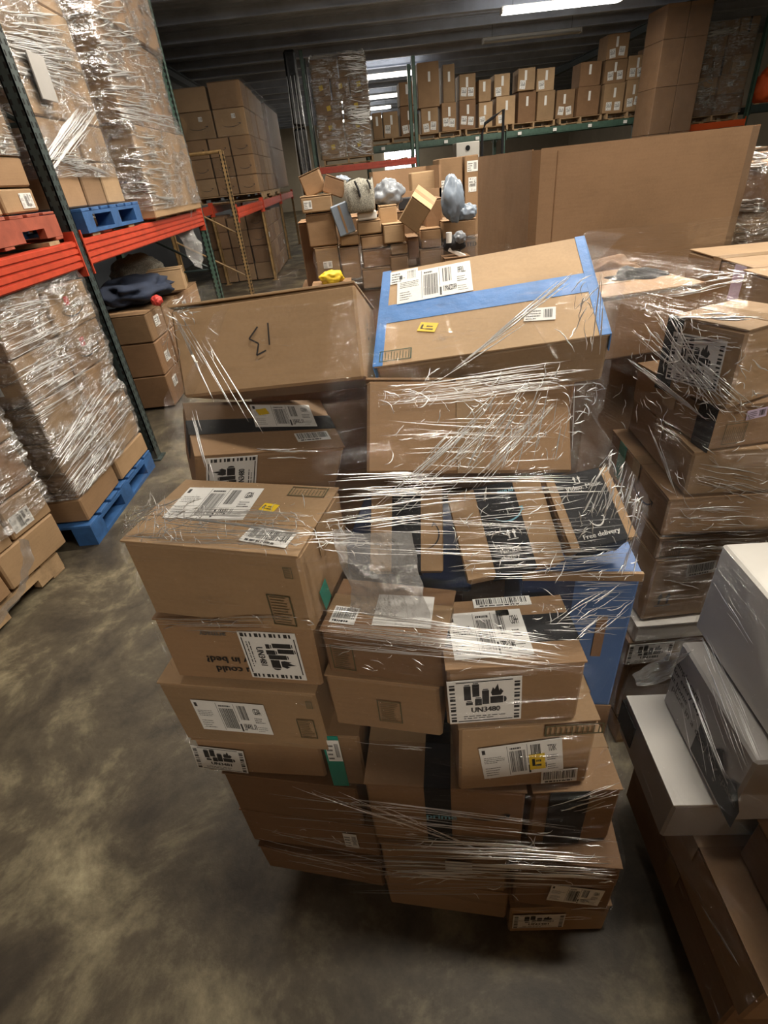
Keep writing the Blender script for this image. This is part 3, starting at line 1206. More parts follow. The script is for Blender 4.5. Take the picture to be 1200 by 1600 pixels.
TONEW = dict(tan='tan', kraft='brown', brown='dark brown', pale='pale tan')


def pallet_stack(title, cx, cy, yaw, W, D, z0, layers, seed, tones=('kraft', 'tan', 'brown'), group=None, deco=.5, jx=.02, back=False, fill=True):
    """cartons stacked on a pallet; (cx, cy) is the corner nearest the camera beside the aisle, local x runs from the aisle to the wall (negative)"""
    rng = random.Random(seed)
    base = Matrix.Translation((cx, cy, 0)) @ Matrix.Rotation(math.radians(yaw), 4, 'Z')
    out = []
    z = z0
    for li, (h, ny, nx) in enumerate(layers):
        top = li == len(layers) - 1
        dy, dx = D / ny, W / nx
        for j in range(ny):
            for i in range(nx):
                if not (i == 0 or j == 0 or (top and fill)):
                    continue
                tone = rng.choice(tones)
                gx, gy = rng.uniform(-.018, .018) * dx, rng.uniform(-.018, .018) * dy
                w_, d_ = dx * .945, dy * .945
                hh = h if not top else h * rng.uniform(.8, 1.0)
                if i == 0:
                    pos = 'near aisle corner' if j == 0 else ('far aisle corner' if j == ny - 1 else '%s along aisle' % ORD[j])
                elif j == 0:
                    pos = 'near face %s' % ORD[i]
                else:
                    pos = '%s row %s' % (ORD[j], ORD[i])
                lay = 'bottom' if li == 0 else ('top' if top else ORD[li])
                lab = '%s carton, %s layer, %s, %s' % (TONEW[tone], lay, pos, title)
                mt = base @ pose(-dx * i - dx / 2 + gx, dy * (j + .0275) + gy, z, rng.uniform(-.8, .8))
                c = carton(mt, w_, d_, hh - .002, lab, tone, group=group, lod=0, seam=rng.choice('xy'), flaps=top, tape=None)
                out.append(c)
                if rng.random() < deco and i == 0:
                    stick(c, 'right', rng.uniform(.3, .7), rng.uniform(.35, .65), min(.13, d_ * .6), min(.09, hh * .6), rng.choice(('ship', 'small', 'barcode')), rng.choice((0, 0, 90)) if hh > .2 else 0)
                if rng.random() < deco and j == 0:
                    k = rng.choice(('ship', 'small', 'smile', 'tapef'))
                    if k == 'tapef':
                        tape_strip(c, 'black_tape', 'v', .5, .05, face='front')
                    elif k == 'smile':
                        stick(c, 'front', .5, .45, min(.2, w_ * .6), min(.07, hh * .4), 'smile')
                    else:
                        stick(c, 'front', rng.uniform(.35, .65), .5, min(.13, w_ * .6), min(.09, hh * .6), k)
        z += h
    return out

# ================================================================== the wrapped pallet in the middle
CEN = []


def cbox(tl, tr, Y, bl, d, label, tone='kraft', z1=None, z0=None, rz=None, **kw):
    mt, w, h = fit(tl, tr, Y, bl, z1, z0, rz)
    c = carton(mt, w, d, h, label, tone, **kw)
    CEN.append(c)
    return c


pallet(pose(0.07, .68, 0, -14), .92, 1.02, 'wood', 'plain wooden pallet under the tall middle stack', h=.10)

# --- left column, top to bottom
A = cbox((185, 845), (465, 870), .70, (235, 962), .20, 'wide carton with white shipping label and yellow tag, top of left column', 'tan', z0=1.071, seam='x', tw=.05)
stick(A, 'top', .34, .62, .150, .10, 'ship', 4)
stick(A, 'top', .68, .60, .03, .022, 'yellow', -8)
stick(A, 'top', .79, .20, .085, .04, 'barcode', -6, seed=4)
stick(A, 'top', .84, .88, .07, .03, 'grid')
stick(A, 'right', .30, .22, .03, .05, 'blank', 12, paper='teal_tape', label='scrap of teal tape')
stick(A, 'front', .84, .30, .042, .068, 'grid')
stick(A, 'front', .93, .80, .014, .022, 'grid', ink='green_dot')
B = cbox((235, 967), (485, 978), .69, (255, 1052), .30, 'carton with upside-down slogan and tall battery label, second in left column', 'kraft', z1=1.069, z0=.905)
stick(B, 'front', .715, .50, .125, .108, 'battery', -90, txt='UN3481')
stick(B, 'front', .36, .30, .115, .055, 'text', 180, txt='u could\ny in bed?', ink='ink')
stick(B, 'front', .36, .80, .06, .02, 'text', 180, txt='armacy', ink='grey_ink')
C_ = cbox((243, 1067), (493, 1085), .69, (290, 1155), .25, 'carton with large shipping label on its front, third in left column', 'tan', z1=.903, z0=.71)
stick(C_, 'front', .42, .52, .155, .098, 'ship', 0, seed=9)
stick(C_, 'front', .89, .42, .036, .062, 'grid')
stick(C_, 'front', .945, .83, .012, .022, 'grid', ink='green_dot')
stick(C_, 'top', .30, .16, .10, .035, 'grid')
D_ = cbox((297, 1155), (498, 1165), .69, (340, 1208), .34, 'carton with crooked battery label on its front, fourth in left column', 'kraft', z1=.707, z0=.573)
stick(D_, 'front', .17, .46, .12, .09, 'battery', -6, txt='UN3481')
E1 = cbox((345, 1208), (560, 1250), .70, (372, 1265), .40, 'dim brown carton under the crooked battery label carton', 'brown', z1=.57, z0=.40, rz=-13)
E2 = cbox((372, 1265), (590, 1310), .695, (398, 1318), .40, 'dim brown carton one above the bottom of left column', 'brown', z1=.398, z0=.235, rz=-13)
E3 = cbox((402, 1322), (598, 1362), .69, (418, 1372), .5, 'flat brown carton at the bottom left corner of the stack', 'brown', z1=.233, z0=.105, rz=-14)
stick(E2, 'front', .80, .5, .035, .07, 'small')

# --- middle column
Fb = cbox((497, 985), (695, 1012), .62, (505, 1050), .135, 'carton with barcode label beside the crumpled clear film', 'brown', z0=.955)
stick(Fb, 'top', .16, .30, .045, .04, 'barcode')
stick(Fb, 'front', .17, .45, .042, .06, 'grid')
stick(Fb, 'top', .62, .5, .10, .075, 'blank', 5)
G = cbox((505, 1055), (688, 1082), .62, (510, 1128), .16, 'carton with a dark stamped square on its front, below the crumpled film', 'kraft', z1=.953, z0=.80, rz=-15)
stick(G, 'front', .55, .45, .045, .062, 'grid')
G2 = cbox((505, 1150), (562, 1157), .66, (515, 1225), .20, 'small carton with teal tape and narrow white label', 'kraft', z1=.76, z0=.573, rz=-8)
tape_strip(G2, 'teal_tape', 'v', .16, .035, face='front', name='teal_tape', label='teal tape')
stick(G2, 'front', .20, .74, .030, .075, 'small', 0, lift=.0022)
Pb = cbox((567, 1225), (825, 1240), .55, (572, 1310), .235, 'carton wrapped once by black printed tape across top and front', 'kraft', z0=.475)
tape_strip(Pb, 'black_tape', 'y', .46, .052, drop=.22, name='printed_tape', label='black printed tape')
stick(Pb, 'top', .27, .58, .085, .022, 'small', -6)
stick(Pb, 'top', .455, .62, .045, .012, 'text', 0, txt='prime', ink='light_blue_ink', lift=.0022)
stick(Pb, 'front', .455, .55, .05, .03, 'text', 0, txt='prime', ink='light_blue_ink', lift=.0022)
stick(Pb, 'front', .74, .6, .10, .04, 'smile')
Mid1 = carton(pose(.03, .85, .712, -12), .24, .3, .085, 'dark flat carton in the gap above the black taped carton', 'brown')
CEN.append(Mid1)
tape_strip(Mid1, 'black_tape', 'u', .5, .06, face='front')
P2 = cbox((832, 1240), (978, 1226), .485, (832, 1320), .22, 'carton with black printed tape down its front, right of the black taped carton', 'kraft', z1=.692, z0=.49, rz=-4)
tape_strip(P2, 'black_tape', 'v', .42, .075, face='front', name='printed_tape')
Q1 = cbox((590, 1316), (796, 1335), .565, (596, 1368), .34, 'shrink-wrapped flat carton under the black taped carton', 'kraft', z1=.472, z0=.262, rz=-10)
stick(Q1, 'front', .62, .6, .06, .05, 'blank', 0)
Q2 = cbox((808, 1345), (984, 1335), .49, (806, 1405), .34, 'low carton with a creased white label under film, right corner', 'brown', z1=.487, z0=.262, rz=-10)
stick(Q2, 'front', .62, .38, .11, .08, 'ship', -4)
S1 = cbox((600, 1372), (795, 1400), .575, (602, 1412), .4, 'torn orange-brown carton in the bottom row on the pallet', 'kraft', z1=.26, z0=.105, rz=-12)
S2 = cbox((797, 1420), (962, 1405), .485, (799, 1452), .11, 'flat carton with battery label hanging low at the bottom right', 'tan', z1=.158, z0=.004, rz=-4)
stick(S2, 'front', .30, .48, .13, .085, 'battery', 0, txt='UN3481')
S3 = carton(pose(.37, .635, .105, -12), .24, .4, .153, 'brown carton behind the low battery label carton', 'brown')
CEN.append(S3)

# --- right column
Hb = cbox((695, 1048), (920, 1034), .52, (712, 1133), .15, 'carton marked with a black and white battery mark on front and label on top', 'kraft', z0=.902, tape='black_tape', tw=.06)
stick(Hb, 'front', .285, .47, .118, .110, 'battery', 2, txt='UN3480')
stick(Hb, 'top', .36, .46, .125, .10, 'ship', 1, seed=3)
stick(Hb, 'top', .50, .75, .022, .014, 'yellow')
stick(Hb, 'top', .52, .93, .10, .022, 'barcode')
I_ = cbox((715, 1140), (940, 1125), .515, (728, 1233), .16, 'carton with shipping label, yellow tag and barcode below the battery mark', 'tan', z1=.90, z0=.70)
stick(I_, 'front', .47, .50, .145, .10, 'ship', 7, seed=5)
stick(I_, 'front', .585, .46, .028, .048, 'yellow', 7, lift=.003)
stick(I_, 'front', .77, .18, .066, .042, 'barcode', 3)
stick(I_, 'front', .82, .90, .10, .03, 'grid')
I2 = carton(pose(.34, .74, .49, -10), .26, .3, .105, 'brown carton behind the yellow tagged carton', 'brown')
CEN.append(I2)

# --- blue carton on the right with a hand hole
mt, w, h = fit((818, 898), (1003, 900), .695, (850, 1130), None, .60, -10)
Bl = carton(mt, w, .30, h, 'tall blue printed carton with a hand hole, right side of the middle stack', 'blue_box', flaps=False)
CEN.append(Bl)
for (y0, y1) in ((0, .14), (.16, .30)):
    MB().chamfer(-w / 2, w / 2, y0, y1, h, h + .004, .001).build('flap', 'blue_box', Bl.root)
MB().box(-w / 2 - .002, w / 2 + .002, -.003, .004, h - .012, h + .005).build('flap_edge', 'tan', Bl.root)
hh_ = MB().box(w * .20, w * .29, -.0015, .02, h * .55, h * .78)
hh_.build('hand_hole', 'brown', Bl.root)
MB().box(-w / 2 - .001, w / 2 + .001, -.0016, .0, 0, h * .22).build('printed_band', 'kraft', Bl.root)
MB().box(-w / 2, -w * .05, -.0018, 0, h * .80, h * .985).build('printed_panel', 'navy_box', Bl.root)
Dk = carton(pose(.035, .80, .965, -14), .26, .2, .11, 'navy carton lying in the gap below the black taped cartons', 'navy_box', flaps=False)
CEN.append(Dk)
stick(Dk, 'front', .55, .62, .09, .05, 'text', 0, txt='happy\nin here', ink='grey_ink')


# --- tilted cartons with black printed tape, tops facing the camera
def top_fit(nl, nr, fl, Y, rz, pitch):
    a, b_ = math.radians(rz), math.radians(pitch)
    n = (Matrix.Rotation(a, 3, 'Z') @ Matrix.Rotation(b_, 3, 'X')) @ Vector((0, 0, 1))
    P = at(*nl, Y)
    Q, R_ = at_plane(*nr, P, n), at_plane(*fl, P, n)
    x = (Q - P)
    w_ = x.length
    x.normalize()
    y = n.cross(x)
    d_ = (R_ - P).dot(y)
    return P, x, y, n, w_, d_


def tilted(nl, nr, fl, Y, rz, pitch, h, label, tone, **kw):
    P, x, y, n, w_, d_ = top_fit(nl, nr, fl, Y, rz, pitch)
    mt = Matrix((x, y, n)).transposed().to_4x4()
    mt.translation = P + x * (w_ / 2) - n * h
    c = carton(mt, w_, d_, h, label, tone, **kw)
    CEN.append(c)
    return c


K1 = tilted((577, 893), (693, 893), (556, 762), .74, -8, 42, .05, 'tilted carton with one wide black tape band, beside the crumpled film', 'tan', seam='y', tape='black_tape', tw=.055)
stick(K1, 'top', .50, .90, .045, .012, 'text', 180, txt='prime', ink='light_blue_ink', lift=.002)
stick(K1, 'top', .86, .40, .05, .025, 'smile', 75)
K2 = tilted((731, 908), (884, 876), (703, 772), .67, -6, 38, .05, 'tilted carton whose black tape carries a curved arrow, middle of three', 'tan', seam='y', tape='black_tape', tw=.072)
stick(K2, 'top', .55, .88, .05, .014, 'text', 180, txt='prime', ink='light_blue_ink', lift=.002)
stick(K2, 'top', .58, .62, .055, .025, 'smile', 10, ink='light_blue_ink', lift=.002)
stick(K2, 'top', .55, .40, .02, .02, 'arrows', 0, ink='white_ink', lift=.002)
stick(K2, 'top', .55, .2, .055, .022, 'text', 0, txt='Fast, free\ndelivery', ink='white_ink', lift=.002)
K3 = tilted((893, 862), (997, 838), (862, 748), .67, -2, 34, .05, 'tilted carton almost covered in black tape, next to the blue carton', 'tan', seam='y', tape='black_tape', tw=.085)
stick(K3, 'top', .5, .80, .06, .014, 'text', 0, txt='Video. Music.', ink='white_ink', lift=.002)
stick(K3, 'top', .46, .90, .016, .016, 'arrows', 0, ink='white_ink', lift=.002)
stick(K3, 'top', .52, .32, .028, .024, 'smile', 0, ink='white_ink', lift=.002)
stick(K3, 'top', .52, .14, .07, .014, 'text', 0, txt='Free delivery', ink='white_ink', lift=.002)

# --- upper cartons
P4, x_, y_, w4, d4 = rect4([(572, 740), (898, 738), (899, 590), (577, 590)], .82)   # leans back: y_ runs up its front
n_ = x_.cross(y_)
mt = Matrix((x_, -n_, y_)).transposed().to_4x4()
mt.translation = P4[0] + x_ * (w4 / 2)
L_ = carton(mt, w4, .055, d4, 'large plain brown carton with film creases, centre of the stack', 'kraft', tape=None)
CEN.append(L_)
tape_strip(L_, 'clear_tape', 'v', .5, .05, face='front')
P4, x_, y_, w4, d4 = rect4([(583, 574), (955, 522), (917, 368), (603, 425)], .95)
n_ = x_.cross(y_)
mt = Matrix((x_, y_, n_)).transposed().to_4x4()
mt.translation = P4[0] + x_ * (w4 / 2) - n_ * .11
Mb = carton(mt, w4, d4, .11, 'big tilted carton sealed with blue masking tape, top right of the stack', 'pale', tape=None)
CEN.append(Mb)
tape_strip(Mb, 'blue_tape', 'x', .50, .058, drop=.1, name='blue_tape', label='blue masking tape along the seam')
for s in (0, 1):
    mb = MB()
    xx = -w4 / 2 if s == 0 else w4 / 2
    mb.box(xx - (.0 if s == 0 else .018), xx + (.018 if s == 0 else .0), 0.0, d4, .11, .1112)
    mb.box(xx - .001, xx + .001, 0, d4, .075, .1112)
    mb.build('blue_tape', 'blue_tape', Mb.root)
stick(Mb, 'top', .27, .765, .155, .105, 'ship', 2, seed=2, lift=.0015)
stick(Mb, 'top', .115, .90, .06, .045, 'small', 2)
stick(Mb, 'top', .245, .30, .036, .026, 'yellow', -18)
stick(Mb, 'top', .74, .26, .055, .036, 'small', -8, paper='white_ink')
stick(Mb, 'top', .10, .08, .062, .03, 'grid', 0, ink='green_dot')
Msup = carton(pose(.27, 1.14, 1.13, -10), .40, .3, .185, 'brown carton propping up the blue taped carton', 'brown', flaps=False)
CEN.append(Msup)

P4, x_, y_, w4, d4 = rect4([(285, 625), (570, 594), (552, 438), (258, 478)], .95)   # y_ is up the front face here
n_ = x_.cross(y_)            # towards the camera
mt = Matrix((x_, -n_, y_)).transposed().to_4x4()
mt.translation = P4[0] + x_ * (w4 / 2)
Nb = carton(mt, w4, .26, d4, 'carton leaning back with a number hand-written upside down in marker', 'tan', tape=None)
CEN.append(Nb)
k = Ink()
px = lambda x, y: (x / 900.0, y / 900.0)
k.line([px(62, 52), px(60, 18)], .0028)
k.line([px(44, 48), px(27, 31), px(42, 22), px(36, 4), px(53, 10)], .0028)
MB().add([(a - .058, -.0012, b_ + .060) for a, b_ in k.v], k.f).build('marker_number', 'marker', Nb.root)
stick(Nb, 'right', .35, .72, .09, .035, 'text', 90, txt='OC.', ink='marker')
P4, x_, y_, w4, d4 = rect4([(303, 713), (540, 698), (540, 627), (332, 632)], .90)
n_ = x_.cross(y_)
mt = Matrix((x_, y_, n_)).transposed().to_4x4()
mt.translation = P4[0] + x_ * (w4 / 2) - n_ * .14
O_ = carton(mt, w4, d4, .14, 'carton with black taped top and yellow dot label under the leaning one', 'kraft', tape='black_tape', tw=.05)
CEN.append(O_)
stick(O_, 'top', .66, .66, .135, .085, 'ship', -3, seed=6)
stick(O_, 'top', .52, .74, .024, .022, 'blank', 12, lift=.003, paper='yellow')
stick(O_, 'top', .80, .22, .075, .03, 'barcode', 3)
stick(O_, 'front', .23, .56, .11, .10, 'battery', 90, txt='UN3480')
O3 = carton(pose(-.16, 1.0, .96, -12), .44, .2, .10, 'brown carton hidden behind the wide top carton', 'brown')
CEN.append(O3)
for k, (x, y, z, w, d, h, nm) in enumerate(((.02, 1.25, .11, .9, .40, .44, 'lowest'), (.04, 1.22, .552, .80, .38, .42, 'middle'), (-.13, 1.21, .975, .36, .26, .34, 'upper'))):
    CEN.append(carton(pose(x, y, z, -14), w, d, h, 'long brown carton along the far side of the middle stack, %s' % nm, 'brown'))

FC = film('clear stretch film wound around the tall middle stack', CEN, .03, 1.53, 150, 260, .004, 'film_front', slope=.9, seed=3, wr=.0035, lip=.03)
creases(FC, [
    # diagonals over the big plain carton
    ((640, 735), (900, 735), (770, 600), (900, 600), 34, .0010),
    ((540, 830), (760, 760), (760, 640), (880, 620), 22, .0010),
    ((660, 610), (700, 590), (880, 470), (935, 372), 10, .0012),
    ((930, 370), (960, 400), (900, 560), (960, 560), 6, .0010),
    # level lines below it
    ((490, 740), (495, 840), (700, 740), (760, 800), 34, .0010),
    ((560, 745), (560, 780), (940, 740), (960, 775), 14, .0009),
    # over the right, down to the blue carton
    ((895, 800), (990, 820), (940, 720), (1000, 740), 26, .0010),
    ((700, 850), (760, 910), (960, 850), (1000, 900), 16, .0009),
    ((860, 960), (900, 1020), (960, 900), (1010, 930), 10, .0009),
    ((960, 900), (1000, 900), (1000, 760), (1020, 800), 7, .0009),
    # band at mid height
    ((480, 950), (480, 990), (860, 990), (900, 1040), 26, .0008),
    ((210, 965), (240, 985), (470, 965), (500, 990), 9, .0007),
    # along the top edge of the wide carton
    ((190, 845), (230, 790), (400, 845), (480, 830), 18, .0008),
    ((185, 850), (200, 800), (250, 760), (290, 780), 9, .0008),
    ((400, 830), (480, 850), (560, 830), (600, 850), 14, .0008),
    # long strand at upper left
    ((264, 486), (270, 486), (352, 662), (356, 668), 3, .0011),
    ((270, 490), (300, 490), (360, 640), (420, 690), 7, .0008),
    ((400, 700), (400, 720), (520, 700), (560, 720), 5, .0009),
    ((295, 640), (310, 640), (330, 770), (345, 770), 6, .0009),
    # ring of creases at the foot
    ((560, 1240), (430, 1225), (800, 1350), (760, 1330), 12, .0009),
    ((590, 1310), (600, 1370), (980, 1325), (985, 1385), 40, .0016),
    ((400, 1290), (410, 1340), (600, 1330), (620, 1390), 12, .0008),
    ((850, 1260), (850, 1290), (975, 1215), (985, 1250), 8, .0009),
    ((800, 1410), (800, 1440), (960, 1405), (962, 1440), 8, .0009),
    ((540, 1155), (560, 1165), (660, 1160), (700, 1180), 4, .0009),
], seed=7)
creases(FC, [((590, 600), (590, 740), (880, 600), (880, 740), 22, .0006), ((760, 640), (900, 640), (640, 740), (800, 740), 40, .0006),
             ((700, 780), (700, 900), (980, 740), (990, 880), 34, .0006), ((500, 800), (500, 860), (900, 820), (960, 880), 24, .0006),
             ((850, 880), (850, 1000), (1020, 860), (1020, 1000), 30, .0006), ((590, 605), (590, 640), (900, 560), (960, 600), 40, .0007),
             ((500, 950), (500, 1010), (900, 1000), (900, 1050), 60, .0005), ((220, 790), (200, 850), (480, 790), (490, 860), 50, .0005),
             ((420, 1230), (420, 1400), (980, 1300), (980, 1400), 60, .0006)], 'fine_crease_lines', 'fine_crease', 17)

squiggles(FC, [(190, 790, 480, 850, 90, 16, 10, 80, .0008), (190, 790, 290, 850, 36, 30, 40, 50, .0008), (400, 800, 560, 860, 42, 18, 10, 70, .0008), (590, 590, 930, 640, 72, 24, 12, 40, .0009),
               (700, 640, 900, 740, 54, 20, 40, 30, .0009), (590, 640, 720, 740, 10, 22, 20, 60, .0008), (700, 780, 990, 900, 66, 20, 30, 80, .0009), (840, 880, 1010, 1010, 24, 30, 20, 60, .0008),
               (500, 950, 900, 1050, 54, 16, -8, 30, .0007), (930, 700, 1000, 830, 36, 26, 65, 15, .0010), (880, 370, 950, 560, 24, 40, 70, 20, .0009), (260, 480, 330, 560, 26, 24, -55, 25, .0008), (258, 468, 300, 500, 30, 16, 20, 80, .0009),
               (230, 960, 500, 985, 9, 16, -10, 20, .0009), (420, 1220, 620, 1330, 14, 14, -15, 40, .0008), (600, 1300, 990, 1400, 36, 30, 0, 15, .0010)], seed=12)
# crumpled film hanging over the carton with the barcode label
cl = lambda x, y, Y: at(x, y, Y)
sheet('crumpled_film', 'crumpled clear film hanging in the middle of the stack front',
      [[cl(520, 825, .56), cl(570, 838, .55), cl(640, 830, .56)], [cl(535, 880, .545), cl(590, 885, .535), cl(655, 880, .545)],
       [cl(548, 915, .545), cl(600, 920, .54), cl(665, 915, .54)], [cl(545, 955, .545), cl(610, 965, .545), cl(672, 968, .54)]], 'film_clump', 40, 40, .006, 4)

# ================================================================== white cartons at the right front corner
WH = []


def wbox(x, y, z, w, d, h, rz, label, tone, **kw):
    """x, y: near left corner"""
    a = math.radians(rz)
    c = carton(pose(x + math.cos(a) * w / 2, y + math.sin(a) * w / 2, z, rz), w, d, h, label, tone, **kw)
    WH.append(c)
    return c


pallet(pose(.95, .12, 0, -4), .60, .62, 'wood', 'wooden pallet under the white cartons by the front edge', h=.11)
wb = wbox(.575, .26, .112, .44, .50, .165, -4, 'brown carton at the bottom of the white carton stack', 'brown')
wb2 = wbox(.57, .24, .279, .42, .52, .165, -4, 'kraft carton with a folded edge below the open white one', 'kraft')
w3 = wbox(.515, .50, .446, .40, .26, .135, -5, 'white topped carton with a dark hand hole in its side, lower right', 'grey_box', flaps=False)
MB().chamfer(-w3.w / 2, w3.w / 2, 0, w3.d, .135, .139, .001).build('lid', 'white_box', w3.root)
MB().box(-w3.w / 2 - .001, -w3.w / 2 + .02, .19, .27, .03, .11).build('hand_hole', 'hole', w3.root)
w5 = wbox(.635, .17, .446, .34, .29, .14, -4, 'dark brown carton in front of the white topped one', 'brown')
w2 = wbox(.588, .46, .587, .38, .28, .205, -5, 'grey printed carton with text and dark picture on its side', 'grey_box', flaps=False)
stick(w2, 'left', .22, .62, .10, .075, 'text', 0, txt='simple care\nfor every day\nat home', ink='ink')
stick(w2, 'left', .32, .40, .13, .03, 'text', 0, txt='place in a cool dry space', ink='grey_ink')
q = Ink()
q.poly([(0, 0), (.16, 0), (.16, .06), (.13, .10), (.10, .07), (.075, .115), (.04, .075), (0, .09)])
o, u, v, W_, H_ = face_frame(w2, 'left')
MB().add([(o.x - .0008, .14 - a_, b_ + .02) for a_, b_ in q.v], q.f).build('printed_picture', 'ink', w2.root)
w1 = wbox(.618, .30, .794, .37, .475, .235, -5, 'plain white carton with glossy film, top of the right front stack', 'white_box', flaps=False)
FW = film('clear film around the white carton stack at the front edge', WH, .06, 1.028, 70, 150, .004, 'film_front', slope=.6, seed=8, wr=.003, lip=.04)
creases(FW, [((1090, 1000), (1110, 990), (1150, 1150), (1200, 1200), 14, .0007), ((990, 1080), (1000, 1060), (1080, 1020), (1090, 1010), 16, .0008),
             ((1060, 1090), (1130, 1060), (1090, 1230), (1180, 1200), 16, .0004), ((1085, 1400), (1100, 1420), (1150, 1500), (1160, 1520), 10, .0010),
             ((1070, 1060), (1075, 1050), (1140, 1240), (1150, 1240), 10, .0007), ((1110, 880), (1110, 920), (1180, 1000), (1190, 1040), 6, .0007)], seed=5)

# ================================================================== wrapped stack on the right, behind the white cartons
RT = []


def rbox(x, y, z, w, d, h, rz, label, tone='kraft', rx=0, ry=0, **kw):
    a = math.radians(rz)
    c = carton(pose(x + math.cos(a) * w / 2, y + math.sin(a) * w / 2, z, rz, rx, ry), w, d, h, label, tone, **kw)
    RT.append(c)
    return c


pallet(pose(1.25, .98, 0, 0), 1.1, 1.1, 'wood', 'wooden pallet under the wrapped stack on the right', h=.12)
r8 = rbox(.69, 1.0, .122, .55, .4, .27, 0, 'brown carton at the bottom of the right wrapped stack', 'brown')
r7 = rbox(.665, .99, .394, .50, .45, .10, -2, 'low carton with a faded battery label, right wrapped stack', 'kraft')
stick(r7, 'front', .14, .5, .13, .085, 'battery', 0, txt='UN3481')
r6 = rbox(.675, .985, .496, .45, .4, .068, -2, 'flat whitish carton between two brown ones, right stack', 'white_box')
r5 = rbox(.69, 1.0, .567, .50, .42, .225, 0, 'carton with arrows and a small outlined sticker, right stack', 'tan')
stick(r5, 'front', .26, .80, .075, .042, 'barcode', 6, paper='paper')
stick(r5, 'front', .10, .36, .045, .05, 'arrows', 0, ink='grey_ink')
r4b = rbox(.685, 1.0, .794, .5, .40, .07, -3, 'thin carton with a dark stamp at its corner, right stack', 'kraft')
stick(r4b, 'front', .07, .5, .05, .05, 'grid')
r3 = rbox(.685, 1.0, .866, .55, .40, .115, -5, 'carton with teal tape and a curved arrow on its side, right stack', 'kraft')
stick(r3, 'left', .66, .45, .13, .045, 'smile')
tape_strip(r3, 'teal_tape', 'v', .25, .05, face='left', name='teal_tape', label='teal tape')
r3b = rbox(.63, 1.42, .121, .5, .6, 1.085, 0, 'tall dark brown carton deep in the right stack', 'brown', flaps=False)
tape_strip(r5, 'teal_tape', 'v', .45, .05, face='left', name='teal_tape')
r2 = rbox(.715, 1.0, .983, .50, .38, .122, -6, 'pale brown carton under the corner-on one, right stack', 'tan')
r1 = rbox(.735, .99, 1.107, .42, .33, .105, 3, 'corner-on carton with black tape end and lilac sticker, right stack', 'kraft')
stick(r1, 'front', .22, .78, .045, .022, 'small', 6, paper='lilac')
stick(r1, 'front', .13, .38, .05, .05, 'grid', 0)
tape_strip(r1, 'black_tape', 'v', .92, .06, face='left')
mt, w, h = fit((1052, 492), (1172, 516), 1.13, (1048, 560), None, 1.214, None)
u1 = carton(mt, w, .20, h, 'carton showing a framed battery label under white film lines, right stack', 'tan')
RT.append(u1)
stick(u1, 'front', .44, .5, .125, .105, 'battery', 2, txt='UN3481')
tape_strip(u1, 'black_tape', 'v', .06, .04, face='front')
u3 = rbox(.60, 1.34, 1.214, .30, .3, .17, 8, 'plain brown carton behind the blue tape corner, right stack', 'kraft')
u2 = rbox(.935, 1.06, 1.214, .30, .28, .20, -4, 'tan carton cut by the right edge, upper right stack', 'tan', tape=None)
u4 = rbox(1.10, 1.50, 1.05, .4, .4, .33, -6, 'tan carton with lilac label high at the right edge', 'tan')
stick(u4, 'left', .85, .84, .06, .10, 'blank', 0, paper='lilac')
stick(u4, 'front', .05, .82, .045, .10, 'blank', 0, paper='lilac')
stick(u4, 'front', .13, .80, .04, .08, 'blank', 0, paper='ink')
lump('dark_bundle', 'dark cloth bundle poking from the top of the right stack', at(990, 442, 1.55), (.09, .07, .04), 'black_cloth', 'bundle', 3, .3)
lump('brown_paper_bundle', 'crushed brown paper beside the blue tape corner', at(955, 432, 1.95), (.11, .08, .06), 'brown', 'paper', 6, .35)
sheet('pale_mailer', 'crumpled pale grey mailer on the right stack in front of the tall bin',
      [[at(998, 428, 1.60), at(1022, 418, 1.62), at(1043, 420, 1.62)], [at(1000, 445, 1.56), at(1020, 440, 1.55), at(1043, 440, 1.56)]], 'white_box', 14, 10, .008, 2, cat='mailer')
FR = film('clear stretch film around the right wrapped stack', RT, .10, 1.47, 100, 200, .005, 'film', slope=.8, seed=21, wr=.005, lip=.05)
creases(FR, [((1040, 440), (1040, 470), (1160, 425), (1170, 440), 10, .0012), ((1050, 490), (1050, 500), (1200, 490), (1200, 505), 10, .0013),
             ((1040, 520), (1040, 545), (1150, 530), (1160, 550), 8, .0013), ((985, 520), (1040, 470), (1080, 600), (1130, 640), 20, .0008),
             ((1050, 560), (1090, 560), (1130, 650), (1200, 650), 26, .0008), ((970, 560), (990, 560), (1080, 640), (1110, 660), 26, .0008),
             ((1080, 720), (1090, 760), (1200, 740), (1200, 790), 20, .0009), ((1040, 790), (1050, 850), (1200, 790), (1200, 850), 20, .0008),
             ((1040, 850), (1050, 860), (1100, 870), (1180, 850), 10, .0009), ((1010, 660), (1030, 690), (1050, 760), (1060, 780), 16, .0008),
             ((1035, 905), (1045, 910), (1090, 915), (1100, 930), 3, .0010)], seed=31)
squiggles(FR, [(1040, 480, 1130, 560, 18, 24, -50, 30, .0011), (1040, 560, 1190, 650, 61, 18, -30, 70, .0011), (985, 480, 1050, 560, 21, 20, -45, 50, .0010), (970, 570, 1110, 660, 32, 20, -60, 30, .0009),
               (1090, 650, 1200, 780, 14, 20, -10, 40, .0009), (1030, 690, 1070, 800, 8, 20, -60, 20, .0009), (1040, 780, 1200, 900, 10, 22, -12, 30, .0009)], seed=13)
sheet('hanging_film', 'loose film tail stretched from the right stack down to the white carton',
      [[at(990, 1055, .80), at(1030, 1030, .82), at(1090, 1008, .80)], [at(1000, 1075, .78), at(1045, 1062, .79), at(1095, 1040, .78)]], 'film_heavy', 30, 12, .010, 9)

